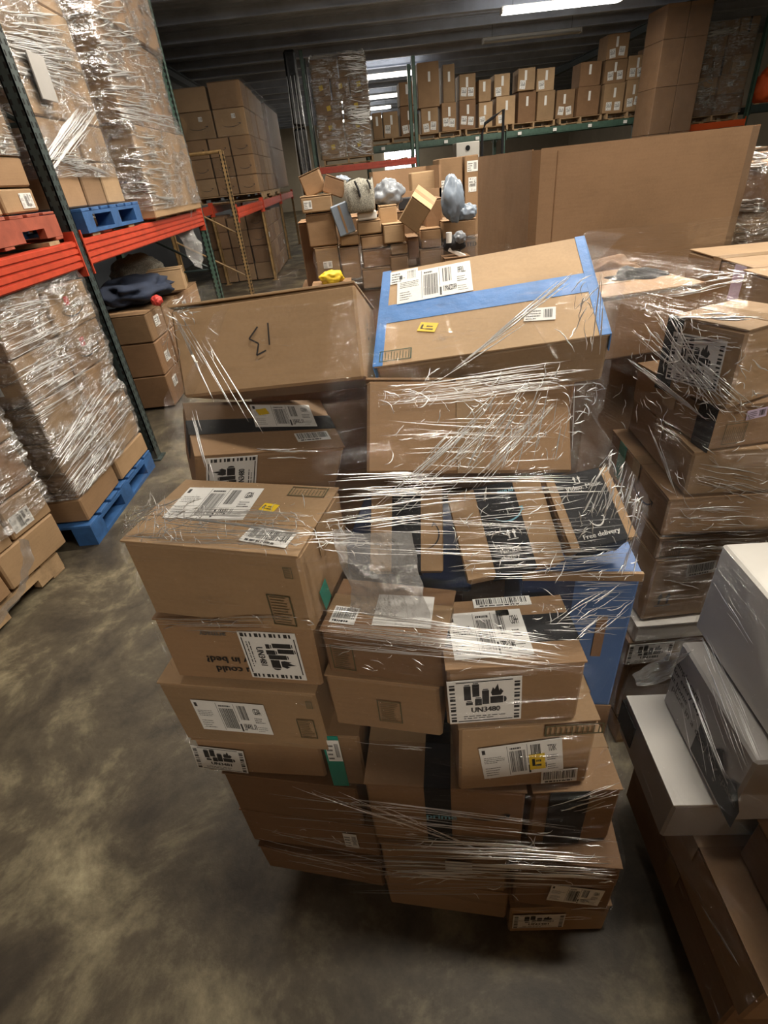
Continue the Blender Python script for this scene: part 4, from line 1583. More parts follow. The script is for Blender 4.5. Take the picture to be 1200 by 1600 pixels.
# ================================================================== the tall bin of corrugated board
gx0, gx1, gy, gz = .80, 1.83, 2.60, 1.712
cf = .16
ring = [(gx0, gy + .03), (gx0 + .03, gy), (gx1 - .10, gy), (gx1, gy + .10), (gx1, gy + 1.0), (gx1 - .15, gy + 1.15), (gx0 + .15, gy + 1.15), (gx0 + .0, gy + 1.10)]
bin_ = empty('bulk_box', Matrix.Translation((0, 0, 0)), 'tall eight-sided brown bulk bin standing behind the middle stack', 'bin')
nr_ = len(ring)
ctr = Vector((sum(p[0] for p in ring) / nr_, sum(p[1] for p in ring) / nr_, 0))
for i in range(nr_):
    a, b_ = Vector((*ring[i], 0)), Vector((*ring[(i + 1) % nr_], 0))
    ai, bi = a.lerp(ctr, .02), b_.lerp(ctr, .02)
    z0, z1 = .14, gz + (.004 if i % 2 else 0)
    vs = [(a.x, a.y, z0), (b_.x, b_.y, z0), (bi.x, bi.y, z0), (ai.x, ai.y, z0), (a.x, a.y, z1), (b_.x, b_.y, z1), (bi.x, bi.y, z1), (ai.x, ai.y, z1)]
    MB().add(vs, [(3, 2, 1, 0), (4, 5, 6, 7), (0, 1, 5, 4), (1, 2, 6, 5), (2, 3, 7, 6), (3, 0, 4, 7)]).build('side_panel', 'gaylord', bin_)
MB().box(gx0 + .1, gx1 - .1, gy + .1, gy + .9, .14, .16).build('bottom', 'gaylord', bin_)
MB().box(gx0 + .10, gx0 + .105, gy - .003, gy, .14, gz - .01).build('panel_joint', 'brown', bin_)
pallet(pose((gx0 + gx1) / 2, gy + .06, 0, 0), .98, 1.05, 'wood', 'wooden pallet under the tall brown bulk bin', h=.138)

# wrapped stack to the right of the bin
SR = pallet_stack('wrapped stack beside the bulk bin', 2.95, 2.75, 0, 1.0, 1.0, .125, [(.3, 3, 3), (.3, 3, 3), (.28, 3, 3), (.3, 2, 3), (.3, 3, 4)], 41, tones=('kraft', 'tan', 'brown'))
pallet(pose(2.45, 2.75, 0, 0), 1.02, 1.0, 'wood', 'wooden pallet under the wrapped stack beside the bulk bin', h=.12)
FS = film('clear film around the stack beside the bulk bin', SR, .12, 1.60, 50, 120, .006, 'film_heavy', slope=.7, seed=14, wr=.008)

creases(FS, [((1145, 215), (1150, 260), (1200, 215), (1200, 260), 50, .005), ((1140, 310), (1140, 330), (1195, 310), (1200, 330), 26, .005), ((1140, 350), (1150, 380), (1165, 350), (1170, 380), 26, .005)], seed=67)
# ================================================================== left rack along the aisle
RX = -1.70
rack1 = empty('pallet_rack', Matrix.Translation((RX, 3.69, 0)), 'pallet rack with dark uprights and red ribbed beams along the aisle', 'rack')


def reparent(o, root):
    o.matrix_parent_inverse = root.matrix_basis.inverted()
    return o


for y in (.45, 3.69, 6.95):
    for x in (RX, RX - 1.05):
        reparent(post(rack1, x, y, 4.3, 'dark_steel' if y < 5 else 'green_steel', slots=(x == RX)), rack1)
    mb = MB()
    z = .3
    s = 1
    while z < 4.1:
        mb.tube([(RX - .05, y, z), (RX - 1.02, y, z)], .014, 6)
        mb.tube([(RX - .05, y, z), (RX - 1.02, y, z + .6)], .014, 6)
        z += .6
    reparent(mb.build('brace', 'dark_steel', rack1), rack1)
for (y0, y1) in ((.50, 3.645), (3.735, 6.905)):
    for zz in (1.52,):
        reparent(beam(rack1, (RX - .005, y0, zz), (RX - .005, y1, zz), .15, .05, 'red_steel', 4), rack1)
        reparent(beam(rack1, (RX - 1.05, y0, zz), (RX - 1.05, y1, zz), .15, .05, 'red_steel', 0), rack1)
    for k in range(5):
        yy = y0 + .2 + (y1 - y0 - .5) * k / 4
        reparent(MB().box(RX - 1.09, RX - .004, yy, yy + .12, 1.521, 1.54).build('deck_board', 'wood', rack1), rack1)

# shelf loads
pallet(pose(RX - .55, 2.40, 1.541, 0), 1.08, 1.15, 'red_wood', 'red-brown wooden pallet on the shelf at the left edge', h=.145)
S0 = pallet_stack('shelf load on the red-brown pallet', RX - .06, 2.42, 0, 1.0, 1.12, 1.688, [(.12, 3, 3), (.14, 3, 3), (.22, 3, 3), (.24, 2, 3), (.25, 2, 3), (.28, 2, 3)], 51, tones=('tan', 'pale', 'kraft'), deco=.2, fill=False)
F0 = film('film around the shelf load on the red-brown pallet', S0, 1.95, 2.92, 110, 240, .006, 'film_heavy', seed=2, wr=.008)
block_pallet(pose(RX - .52, 3.86, 1.541, 0), 1.06, 1.06, 'blue_wood', 'blue wooden pallet on the red beam shelf')
S1_ = pallet_stack('shelf load on the blue pallet', RX - .07, 3.88, 0, 1.0, 1.02, 1.683, [(.26, 3, 3), (.22, 2, 3), (.30, 3, 3), (.30, 2, 3), (.35, 2, 3), (.35, 2, 3)], 52, tones=('tan', 'kraft', 'pale'), deco=.25, fill=False)
k = S1_[0]
wp = MB().chamfer(RX - .045, RX - .035, 4.0, 4.2, 2.24, 2.46, .002).build('foam_sheet', 'grey_box')
tag(wp, 'white foam sheet tucked under the film of the shelf load', 'sheet')
F1 = film('film around the shelf load on the blue pallet', S1_, 1.85, 3.46, 150, 260, .008, 'film_heavy', seed=6, wr=.010)
# tall pair of big cartons at the end of the bay
T1 = carton(pose(RX - .50, 5.12, 1.541, 0), 1.12, 1.62, .66, 'big plain carton with film, lower of the pair on the red beam', 'tan', lod=0)
T2 = carton(pose(RX - .52, 5.10, 2.203, 1), 1.10, 1.60, .62, 'big carton under shiny film, middle of the pair at the shelf end', 'kraft', lod=0)
T3 = carton(pose(RX - .50, 5.12, 2.825, 0), 1.10, 1.58, .70, 'big carton under shiny film, topmost at the shelf end', 'kraft', lod=0)
FT = film('shiny film on the tall pair of cartons at the shelf end', [T1, T2, T3], 1.60, 3.54, 160, 280, .008, 'film_heavy', seed=16, wr=.012, lip=.04)
sheet('hanging_film', 'torn tail of clear film hanging past the red beam',
      [[at(270, 300, 6.4), at(300, 300, 6.5)], [at(262, 335, 6.3), at(300, 340, 6.4)], [at(280, 365, 6.3), at(308, 365, 6.4)], [at(292, 395, 6.3), at(318, 398, 6.35)], [at(305, 415, 6.3), at(318, 420, 6.3)]],
      'film_clump', 16, 40, .03, 7, freq=6)

creases(F1, [((0, 10), (0, 110), (100, 20), (125, 140), 60, .004), ((62, 250), (75, 290), (120, 170), (165, 170), 46, .0035), ((80, 230), (85, 300), (190, 280), (200, 295), 34, .003), ((70, 230), (70, 330), (150, 240), (150, 300), 30, .003),
             ((30, 80), (60, 120), (115, 80), (135, 160), 20, .003)], seed=61)
creases(FT, [((140, 0), (160, 150), (190, 0), (265, 160), 70, .004), ((165, 150), (170, 180), (270, 170), (275, 200), 40, .004), ((195, 200), (205, 330), (250, 210), (300, 330), 36, .004), ((105, 20), (150, 140), (125, 20), (165, 150), 16, .003)], seed=62)
creases(F0, [((0, 160), (0, 230), (40, 190), (60, 240), 24, .0025), ((0, 250), (0, 270), (40, 250), (50, 270), 8, .0025)], seed=63)
# floor load on the blue pallet
block_pallet(pose(-2.30, 2.58, 0, -2), 1.16, .98, 'blue_wood', 'blue wooden pallet on the floor beside the rack upright')
S2_ = pallet_stack('floor load on the blue pallet', -1.725, 2.59, -2, 1.10, .965, .142, [(.15, 2, 3), (.17, 2, 3), (.19, 3, 3), (.20, 2, 3), (.24, 2, 3), (.28, 2, 3)], 54, tones=('kraft', 'tan', 'kraft'), jx=.03, deco=.2)
for c in S2_:
    if 'fifth layer, far aisle' in c.root['label'] or 'top layer, far aisle' in c.root['label']:
        stick(c, 'right', .5, .42, .26, .07, 'smile')
        stick(c, 'right', .42, .66, .05, .05, 'blank', 0, paper='red_ink')
F2 = film('film wound around the floor load on the blue pallet', S2_, .30, 1.38, 120, 260, .007, 'film_heavy', slope=.5, seed=26, wr=.012)
creases(F2, [((0, 540), (0, 700), (120, 480), (160, 600), 36, .0018), ((60, 740), (90, 790), (180, 560), (215, 640), 40, .0018), ((90, 790), (120, 830), (160, 690), (215, 660), 22, .0016),
             ((0, 460), (0, 560), (90, 450), (110, 500), 22, .0016)], seed=41)

# load on the plain pallet, lower left
pallet(pose(-2.575, 1.37, 0, -12), 1.05, 1.12, 'wood', 'worn wooden pallet at the lower left edge', h=.13)
S3_ = pallet_stack('load on the worn pallet, left edge', -1.955, 1.60, -12, .95, .86, .132, [(.20, 2, 3), (.20, 3, 3), (.24, 2, 3), (.26, 2, 3)], 57, tones=('kraft', 'brown', 'tan'), jx=.03, deco=.6)
F3 = film('grey crumpled film around the load on the worn pallet', S3_, .40, 1.03, 80, 240, .012, 'film_heavy', seed=36, wr=.02)
sheet('hanging_film', 'twisted strip of film hanging down the load at the left edge',
      [[at(30, 845, 1.95), at(48, 845, 1.95)], [at(35, 880, 1.93), at(52, 880, 1.93)], [at(28, 920, 1.90), at(40, 922, 1.90)], [at(-10, 965, 1.86), at(0, 975, 1.86)]], 'film_clump', 8, 30, .01, 12)

# dim load under the second bay
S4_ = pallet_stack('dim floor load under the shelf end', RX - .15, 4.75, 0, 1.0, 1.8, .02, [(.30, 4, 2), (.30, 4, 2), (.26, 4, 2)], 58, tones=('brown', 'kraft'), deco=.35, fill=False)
lump('clothes_heap', 'heap of dark clothes on the dim load under the shelf', (RX - .42, 5.35, .98), (.34, .40, .12), 'denim', 'clothes', 4, .35, 2.5, flat=.09)
lump('cloth_bundle', 'pale olive cloth bundle under the shelf beam', (RX - .62, 6.1, 1.05), (.26, .26, .16), 'knit', 'cloth', 8, .3, flat=.15)
lump('red_pouch', 'small red pouch behind the leaning carton corner', (RX - .10, 4.95, .93), (.05, .05, .045), 'red_ink', 'pouch', 5, .2)
carton(pose(RX - .20, 5.65, .885, 12), .34, .26, .20, 'small open wooden-coloured carton under the torn film', 'pale', lod=0)

# ================================================================== second rack row on the left, further back
rack2 = empty('pallet_rack', Matrix.Translation((RX, 9.0, 0)), 'far pallet rack with a rusty yellow end frame and red beam', 'rack')
for x in (RX, RX - 1.0):
    reparent(post(rack2, x, 9.0, 2.15, 'gold_steel', .06, .08, slots=(x == RX)), rack2)
reparent(MB().tube([(RX - .03, 9.0, 2.14), (RX - 1.03, 9.0, 2.14)], .022, 8).build('top_rail', 'gold_steel', rack2), rack2)
reparent(MB().tube([(RX - .03, 9.0, .5), (RX - 1.03, 9.0, 1.1)], .014, 6).build('brace', 'gold_steel', rack2), rack2)
reparent(MB().tube([(RX - .03, 9.0, 1.1), (RX - 1.03, 9.0, 1.7)], .014, 6).build('brace', 'gold_steel', rack2), rack2)
for y in (11.9, 15.2, 18.6):
    for x in (RX, RX - 1.0):
        reparent(post(rack2, x, y, 1.44, 'gold_steel', .06, .08, slots=False), rack2)
for x in (RX, RX - 1.0):
    for (ya, yb) in ((9.05, 11.85), (11.95, 15.15), (15.25, 18.55)):
        reparent(beam(rack2, (x, ya, 1.44), (x, yb, 1.44), .14, .05, 'red_steel', 2 if x == RX else 0), rack2)
for k in range(9):
    yy = 12.1 + k * .75
    reparent(MB().box(RX - 1.05, RX, yy, yy + .12, 1.441, 1.46).build('deck_board', 'wood', rack2), rack2)
pallet(pose(RX - .62, 12.05, 1.461, 0), 1.3, 3.0, 'wood', 'wooden pallet under the big wrapped load on the far left rack', h=.12)
S5_ = pallet_stack('wrapped load on the far left rack', RX - .02, 12.1, 0, 1.25, 2.9, 1.583, [(.30, 4, 3), (.32, 4, 3), (.30, 4, 3), (.42, 4, 2), (.42, 4, 2)], 61, tones=('kraft', 'kraft', 'tan'), deco=0, fill=False)
for c in S5_:
    if 'top' not in c.root['label'] and ('near' in c.root['label']):
        stick(c, 'front', .5, .42, c.w * .6, .07, 'smile')
        if random.Random(c.w).random() < .9:
            stick(c, 'front', .62, .72, .07, .07, 'small')
for k in range(2):
    S5_.append(carton(pose(RX - .62, 15.4, 1.583 + k * .85, 0), 1.2, 2.6, .845, 'big carton behind the wrapped load on the far left rack, %s' % ('lower', 'upper')[k], 'brown', lod=0, flaps=False))
F5 = film('film around the big load on the far left rack', S5_, 1.55, 3.38, 50, 120, .01, 'film', seed=44, wr=.02)
creases(F5, [((405, 105), (410, 200), (430, 110), (470, 290), 50, .006), ((410, 150), (420, 290), (440, 150), (460, 290), 30, .006)], seed=64)
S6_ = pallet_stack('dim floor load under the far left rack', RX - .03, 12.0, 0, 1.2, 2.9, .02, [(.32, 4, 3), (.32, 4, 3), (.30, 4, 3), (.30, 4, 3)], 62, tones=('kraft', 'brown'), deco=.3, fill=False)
F6 = film('film around the dim load under the far left rack', S6_, .05, 1.27, 40, 110, .01, 'film', seed=45, wr=.02)

# ================================================================== cross racks at the back
BY = 15.0
rack3 = empty('pallet_rack', Matrix.Translation((-.62, BY, 0)), 'cross rack with green uprights carrying the tall wrapped stack', 'rack')
for x in (-.66, 1.80):
    for yy in (BY, BY + 1.0):
        reparent(post(rack3, x, yy, 4.05 if x < 0 else 3.75, 'green_steel', .08, .10, slots=False), rack3)
for yy in (BY - .05, BY + 1.0):
    reparent(beam(rack3, (-.62, yy, 1.90), (1.72, yy, 1.90), .13, .05, 'red_steel', 2), rack3)
for k in range(6):
    xx = -.6 + k * .40
    reparent(MB().box(xx, xx + .12, BY - .05, BY + 1.05, 1.901, 1.92).build('deck_board', 'wood', rack3), rack3)
pallet(pose(.10, BY - .05, 1.921, 0), 1.2, 1.05, 'wood', 'wooden pallet under the tall wrapped stack at the back', h=.12)
S7_ = pallet_stack('tall wrapped stack at the back', .72, BY - .02, 0, 1.28, 1.0, 2.043, [(.38, 2, 2), (.36, 2, 2), (.36, 2, 2), (.38, 2, 3), (.42, 2, 2)], 64, tones=('kraft', 'kraft', 'tan'), deco=0, fill=False)
for c in S7_:
    if 'near' in c.root['label'] and 'top' not in c.root['label']:
        stick(c, 'front', .5, .3, c.w * .55, .07, 'smile')
        stick(c, 'front', .5, .62, .09, .09, 'blank', 10, paper='yellow')
F7 = film('film around the tall wrapped stack at the back', S7_, 2.05, 3.96, 50, 110, .01, 'film_heavy', seed=47, wr=.02)
creases(F7, [((525, 75), (530, 110), (578, 75), (582, 110), 40, .012), ((540, 165), (540, 195), (585, 165), (585, 195), 40, .012), ((535, 110), (540, 240), (580, 110), (585, 250), 30, .009), ((575, 75), (578, 75), (583, 250), (586, 250), 12, .009)], seed=65)
bw = empty('wrapped_column', Matrix.Translation((-.95, BY - .2, 0)), 'narrow dark wrapped column beside the green upright', 'bundle')
mbx = MB()
for k in range(3):
    z0 = k * 1.35
    mbx.chamfer(-.17 + .02 * k, .17 - .01 * k, -.15, .15, z0, z0 + 1.349, .06, .03, random.Random(k))
mbx.build('wrapped_body', 'black_film', bw)
for k in range(4):
    MB().tube([(-.16 + .1 * k, -.17, .3 + k * .5), (-.15 + .1 * k, -.18, 2.0 + k * .3), (-.1 + .08 * k, -.17, 3.6)], .006, 5).build('film_fold', 'fine_crease', bw)

GY = 17.0
rack4 = empty('pallet_rack', Matrix.Translation((4.5, GY, 0)), 'long green beam rack at the back carrying a row of labelled cartons', 'rack')
GZ = 2.27
for x in (.7, 4.4, 8.45):
    for yy in (GY, GY + 1.0):
        reparent(post(rack4, x, yy, 2.26, 'green_steel', .08, .10, slots=False), rack4)
for yy in (GY - .05, GY + 1.0):
    for (a, b_) in ((.72, 4.30), (4.42, 8.36)):
        reparent(beam(rack4, (a, yy, GZ), (b_, yy, GZ), .14, .05, 'green_steel', 1), rack4)
        for k in range(4):
            if yy < GY:
                xx = a + .3 + k * (b_ - a - .6) / 3.5
                reparent(MB().box(xx, xx + .10, yy - .062, yy - .058, GZ - .11, GZ - .04).build('rack_tag', 'paper', rack4), rack4)
for k in range(18):
    xx = .75 + k * .43
    reparent(MB().box(xx, xx + .12, GY - .05, GY + 1.05, GZ + .001, GZ + .02).build('deck_board', 'wood', rack4), rack4)
pal_words = ['far left', 'second', 'third', 'fourth', 'fifth', 'sixth']
for k in range(6):
    pallet(pose(1.35 + k * 1.27, GY - .03, GZ + .021, 0), 1.15, 1.0, 'wood', 'wooden pallet on the green rack, %s in the row' % pal_words[k], h=.13)
# rows: left x, right x, top y, bottom y in the photo, row word, stickers
ROW = [(584, 598, 176, 209, 0, 0), (599, 624, 174, 207, 0, 1), (626, 652, 165, 203, 0, 2), (658, 686, 168, 203, 0, 2), (690, 714, 160, 204, 0, 2), (717, 744, 156, 197, 0, 2), (747, 770, 159, 193, 0, 1),
       (774, 805, 150, 188, 0, 1), (808, 837, 142, 184, 0, 0), (838, 866, 142, 181, 0, 0), (867, 897, 140, 178, 0, 2), (900, 936, 135, 172, 0, 0), (941, 974, 130, 167, 0, 2), (975, 1003, 124, 164, 0, 2), (1005, 1034, 116, 159, 0, 2),
       (624, 652, 127, 164, 1, 0), (653, 688, 96, 167, 1, 0), (692, 712, 100, 159, 1, 0), (717, 744, 115, 155, 1, 2), (747, 768, 124, 158, 1, 0), (771, 797, 115, 149, 1, 1), (808, 836, 106, 141, 1, 1), (837, 866, 106, 141, 1, 1),
       (904, 938, 96, 134, 1, 0), (942, 978, 93, 129, 1, 2), (978, 1008, 86, 123, 1, 2), (1008, 1038, 72, 115, 1, 0), (946, 981, 52, 92, 2, 2)]
PAL = GZ + .152
cnt = {0: 0, 1: 0, 2: 0}
rng = random.Random(77)
zt = {}
for (xa, xb, ya, yb, row, nst) in ROW:
    Y = GY + .02 + rng.uniform(0, .12)
    p0, p1 = at(xa, yb, Y), at(xb, yb, Y)
    t0 = at((xa + xb) / 2, ya, Y)
    w_ = max(.25, p1.x - p0.x - .03)
    xc = (p0.x + p1.x) / 2
    if row == 0:
        z0 = PAL
    else:
        z0 = max([v for (a, b_, v) in zt.get(row - 1, []) if a < xc + w_ * .4 and b_ > xc - w_ * .4] or [PAL])
    h_ = max(.25, t0.z - z0)
    zt.setdefault(row, []).append((xc - w_ / 2, xc + w_ / 2, z0 + h_ + .002))
    tone = rng.choice(('kraft', 'tan', 'brown')) if nst != 1 else 'pale'
    nm = '%s carton, %s from the tall stack, %s row on the green rack' % (TONEW[tone], ORD[cnt[row]] if cnt[row] < 12 else ['thirteenth', 'fourteenth', 'fifteenth', 'sixteenth'][cnt[row] - 12], ('lower', 'upper', 'third')[row])
    cnt[row] += 1
    c = carton(pose(xc, Y, z0, rng.uniform(-2, 2)), w_, .6, h_, nm, tone, lod=0, flaps=False, group='cartons on the green rack')
    stick(c, 'front', .5 + rng.uniform(-.06, .06), .68, .06, .20, 'blank', 0)
    for q in range(nst):
        stick(c, 'front', .28 + .42 * q, .28 + rng.uniform(-.06, .06), .15, .18, 'ship', rng.uniform(-8, 8), seed=q)
# black cart handle standing before the rack
cart = empty('hand_cart', Matrix.Translation((3.15, 13.2, 0)), 'black tubular cart handle rising above the bulk bin', 'cart')
MB().tube([(-.22, 0, .12), (-.22, 0, 2.15), (-.16, 0, 2.32), (0, 0, 2.40), (.22, 0, 2.52), (.22, 0, .12)], .03, 8).build('handle_frame', 'black_cloth', cart)
MB().tube([(-.22, 0, 1.2), (.22, 0, 1.2)], .022, 8).build('crossbar', 'black_cloth', cart)
MB().box(-.35, .35, -.1, .9, .10, .14).build('platform', 'dark_steel', cart)
for (a, b_) in ((-.3, 0), (.3, 0), (-.3, .8), (.3, .8)):
    MB().tube([(a - .02, b_, .05), (a + .02, b_, .05)], .05, 12).build('wheel', 'black_cloth', cart)

# loads under the green rack (seen in the dark below the beam)
for k in range(3):
    x = 1.3 + k * 1.2
    for j in range(2):
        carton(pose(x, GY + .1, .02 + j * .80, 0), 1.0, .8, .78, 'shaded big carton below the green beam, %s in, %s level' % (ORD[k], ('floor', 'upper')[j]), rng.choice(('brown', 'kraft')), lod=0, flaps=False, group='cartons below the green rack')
wc = carton(pose(*at(731, 240, 14.6)[:2], 1.66, 0), .55, .5, .42, 'white carton with a round black hole below the green beam', 'white_box', lod=0, flaps=False)
MB().tube([(0, -.004, .30), (0, .01, .30)], .055, 16).build('round_hole', 'hole', wc.root)
carton(pose(*at(731, 240, 14.6)[:2], .02, 0), .8, .7, 1.635, 'tall brown carton carrying the white one with the hole', 'brown', lod=0, flaps=False)

# bright far doorway panes
wn = empty('window_1', Matrix.Translation((at(630, 248, 38.0).x, YF - .04, 1.7)), 'small bright window far down the aisle under the green beam', None)
wn['kind'] = 'structure'
MB().box(-1.05, 1.05, -.02, .04, -.05, .03).box(-1.05, 1.05, -.02, .04, .95, 1.03).build('window_frame', 'fixture', wn)
for k in range(3):
    MB().box(-1.0 + k * .69, -.38 + k * .69, 0, .02, .03, .95).build('window_pane', 'pane', wn)

# ================================================================== right rear rack
RY = 16.0
rack5 = empty('pallet_rack', Matrix.Translation((8.7, RY, 0)), 'right rear rack with thin green posts and an orange beam', 'rack')
for x in (8.62, 10.42):
    for yy in (RY, RY + 1.0):
        reparent(post(rack5, x, yy, 4.0, 'green_steel', .08, .09, slots=False), rack5)
reparent(beam(rack5, (8.62, RY - .05, 1.95), (10.36, RY - .05, 1.95), .14, .05, 'orange', 1), rack5)
reparent(beam(rack5, (10.42, RY - .05, 2.22), (12.4, RY - .05, 2.22), .16, .05, 'dark_steel', 1), rack5)
reparent(beam(rack5, (8.62, RY + 1.0, 1.95), (10.36, RY + 1.0, 1.95), .14, .05, 'orange', 0), rack5)
for k in range(4):
    reparent(MB().box(8.7 + k * .45, 8.82 + k * .45, RY - .05, RY + 1.05, 1.951, 1.97).build('deck_board', 'wood', rack5), rack5)
for k in range(4):
    reparent(MB().box(10.5 + k * .45, 10.62 + k * .45, RY - .05, RY + 1.05, 2.221, 2.24).build('deck_board', 'wood', rack5), rack5)
reparent(beam(rack5, (10.42, RY + 1.0, 2.22), (12.4, RY + 1.0, 2.22), .16, .05, 'dark_steel', 0), rack5)
pallet(pose(9.45, RY - .05, 1.971, 0), 1.35, 1.05, 'wood', 'wooden pallet under the pale wrapped load on the orange beam', h=.13)
S8_ = pallet_stack('pale wrapped load on the orange beam', 10.2, RY - .02, 0, 1.45, 1.0, 2.103, [(.4, 2, 2), (.38, 2, 2), (.36, 2, 3), (.4, 2, 2), (.3, 2, 3)], 71, tones=('tan', 'brown', 'kraft'), deco=.4, fill=False)
F8 = film('film around the pale load on the orange beam', S8_, 2.1, 3.9, 50, 110, .012, 'film_heavy', seed=57, wr=.02)
creases(F8, [((1085, 60), (1090, 170), (1110, 50), (1118, 170), 40, .01), ((1090, 55), (1100, 65), (1140, 42), (1160, 50), 20, .012), ((1118, 70), (1105, 160), (1120, 70), (1110, 160), 20, .01)], seed=66)
T9 = []
for k, (zz, hh) in enumerate(((.02, .9), (.922, .9), (1.824, .9), (2.726, .85), (3.578, .6))):
    for j in range(2):
        T9.append(carton(pose(7.75 + j * .52, 15.2, zz, 0), .51, .9, hh, 'tall brown carton in the roof-high stack, %s tier, %s side' % (ORD[k], ('rack', 'post')[j]), 'brown', lod=0, flaps=False))
F9 = film('film around the roof-high brown stack by the green post', T9, .1, 4.1, 40, 90, .01, 'film', seed=58, wr=.02)
bun = empty('orange_bundle', Matrix.Translation((10.95, RY + .3, 2.241)), 'bright orange bundle with a yellow top on the rack at the right edge', 'bundle')
bm_ = lump('bundle_body', None, (0, 0, .34), (.36, .30, .36), 'orange', parent=bun, seed=3, amp=.2, flat=.33)
lump('bundle_top', None, (.08, 0, .78), (.17, .17, .17), 'yellow', parent=bun, seed=9, amp=.1)

# ================================================================== heap of loose parcels in the middle distance
PY = 4.5
HP = []


def hbox(xa, xb, ya, yb, Y, d, label, tone='kraft', rz=0, rx=0, ry=0, z0=None, **kw):
    """front face from the photo: left, right, top, bottom"""
    xm = (xa + xb) / 2
    p0, p1 = at(xa, yb, Y), at(xb, yb, Y)
    b_ = at(xm, yb, Y)
    t = at(xm, ya, Y)
    z = b_.z if z0 is None else z0
    c = carton(pose(b_.x, Y, z, rz, rx, ry), (p1 - p0).length, d, t.z - z, label, tone, lod=0, **kw)
    HP.append(c)
    return c


pallet(pose(-.20, PY - .02, 0, 2), .62, 1.0, 'wood', 'wooden pallet under the parcel heap, near the far left rack', h=.13)
pallet(pose(.42, PY - .02, 0, 0), .58, 1.0, 'wood', 'wooden pallet under the middle of the parcel heap', h=.13)
c1 = hbox(484, 529, 333, 385, PY, .4, 'upright carton with film scraps in the parcel heap, under the labelled one', 'kraft')
c2 = hbox(497, 534, 385, 436, PY, .4, 'carton with white label low in the parcel heap', 'tan')
stick(c2, 'front', .5, .45, .07, .05, 'small')
c3 = hbox(472, 521, 305, 332, PY - .02, .35, 'wide low carton with a white label on top of the heap corner', 'tan')
stick(c3, 'front', .22, .5, .06, .055, 'small')
hbox(478, 512, 266, 304, PY + .06, .22, 'carton leaning to the side on the heap corner', 'kraft', ry=-16, tape='clear_tape')
hbox(503, 536, 276, 306, PY + .02, .2, 'brown carton slumped against the leaning one on the heap', 'brown', ry=22)
hbox(532, 563, 366, 384, PY, .3, 'small flat carton below the striped mailer', 'tan')
hbox(536, 566, 386, 437, PY, .35, 'tall carton with a square label in the heap', 'kraft')
c4 = hbox(559, 597, 345, 366, PY - .02, .3, 'carton right under the white box of the heap', 'tan')
wbx = hbox(559, 590, 330, 344, PY - .02, .2, 'small white box lying on the heap', 'white_box', flaps=False)
hbox(565, 607, 367, 388, PY - .02, .3, 'wide carton with taped end, third under the white box', 'kraft')
hbox(568, 614, 389, 417, PY - .02, .3, 'carton streaked by film, fourth under the white box', 'brown')
hbox(568, 614, 418, 450, PY - .02, .3, 'carton at the base of the heap above the blue taped one', 'kraft')
hbox(600, 634, 349, 380, PY - .06, .28, 'square tan carton below the big tipped one', 'pale')
hbox(594, 622, 321, 349, PY + .1, .25, 'open tan carton left of the big tipped one', 'tan')
hbox(611, 638, 381, 398, PY - .04, .3, 'flat tan carton, second below the big tipped one', 'tan')
hbox(612, 640, 399, 440, PY - .04, .3, 'carton, third below the big tipped one', 'kraft')
hbox(638, 656, 370, 405, PY - .02, .3, 'narrow dark carton in the shade of the tipped one', 'brown')
hbox(658, 690, 357, 388, PY - .03, .3, 'carton right of the narrow dark one in the heap', 'kraft')
hbox(657, 694, 389, 420, PY - .03, .3, 'taped carton low in the heap beside the black shoe', 'tan')
hbox(640, 692, 421, 450, PY - .03, .3, 'wide carton at the foot of the heap beside the shoe', 'kraft')
hbox(665, 692, 310, 356, PY + .12, .3, 'dark carton behind the tipped one', 'brown')
cR = hbox(692, 745, 343, 372, PY - .02, .35, 'wide open carton with black letters under the pale blue bag', 'kraft')
hbox(694, 745, 373, 420, PY + .0, .35, 'wide carton with black letters beside the shoe', 'kraft')
stick(HP[-1], 'front', .80, .80, .12, .05, 'text', 0, txt='RTED', ink='ink')
hbox(694, 745, 421, 455, PY + .0, .35, 'bottom carton beneath the lettered ones next to the bulk bin', 'brown')
# big tipped carton
tp = at(651, 330, PY - .18)
mt = Matrix.Translation(tp) @ Matrix.Rotation(math.radians(34), 4, 'Y') @ Matrix.Rotation(math.radians(24), 4, 'X') @ Matrix.Rotation(math.radians(-8), 4, 'Z') @ Matrix.Translation((0, -.09, -.095))
c = carton(mt, .165, .22, .20, 'big carton tipped on its corner on top of the heap', 'pale', lod=0)
HP.append(c)
# soft parcels
lump('plastic_bag', 'pale blue bag tied up, leaning beside the bulk bin', at(707, 312, PY - .12), (.085, .07, .15), 'bag', 'bag', 2, .22, 1.6, fold=.07)
lump('plastic_bag', 'small pale bag lying under the tied blue one', at(730, 331, PY - .12), (.075, .06, .055), 'bag', 'bag', 7, .25, fold=.07)
lump('plastic_bag', 'grey see-through bag in the open bin behind the heap', at(607, 303, PY + .35), (.12, .10, .10), 'bag_grey', 'bag', 12, .3, fold=.08)
lump('plastic_bag', 'pale blue bag on the heap behind the speckled tote', at(534, 286, PY + .1), (.07, .06, .05), 'bag', 'bag', 15, .25, fold=.07)
tote = empty('speckled_tote', Matrix.Translation(at(565, 331, PY - .03)), 'grey speckled tote bag with a black strap on the heap', 'bag')
mb = MB()
vs = []
for (z, w_, d_) in ((0, .095, .05), (.02, .105, .06), (.12, .11, .06), (.19, .105, .04), (.205, .10, .02)):
    for k in range(16):
        a = 2 * math.pi * k / 16
        sx = math.copysign(abs(math.cos(a)) ** .5, math.cos(a))
        sy = math.copysign(abs(math.sin(a)) ** .5, math.sin(a))
        vs.append((sx * w_ + .006 * math.sin(k * 2.3), sy * d_, z + (.012 * math.sin(k * 1.7) if z > .15 else 0)))
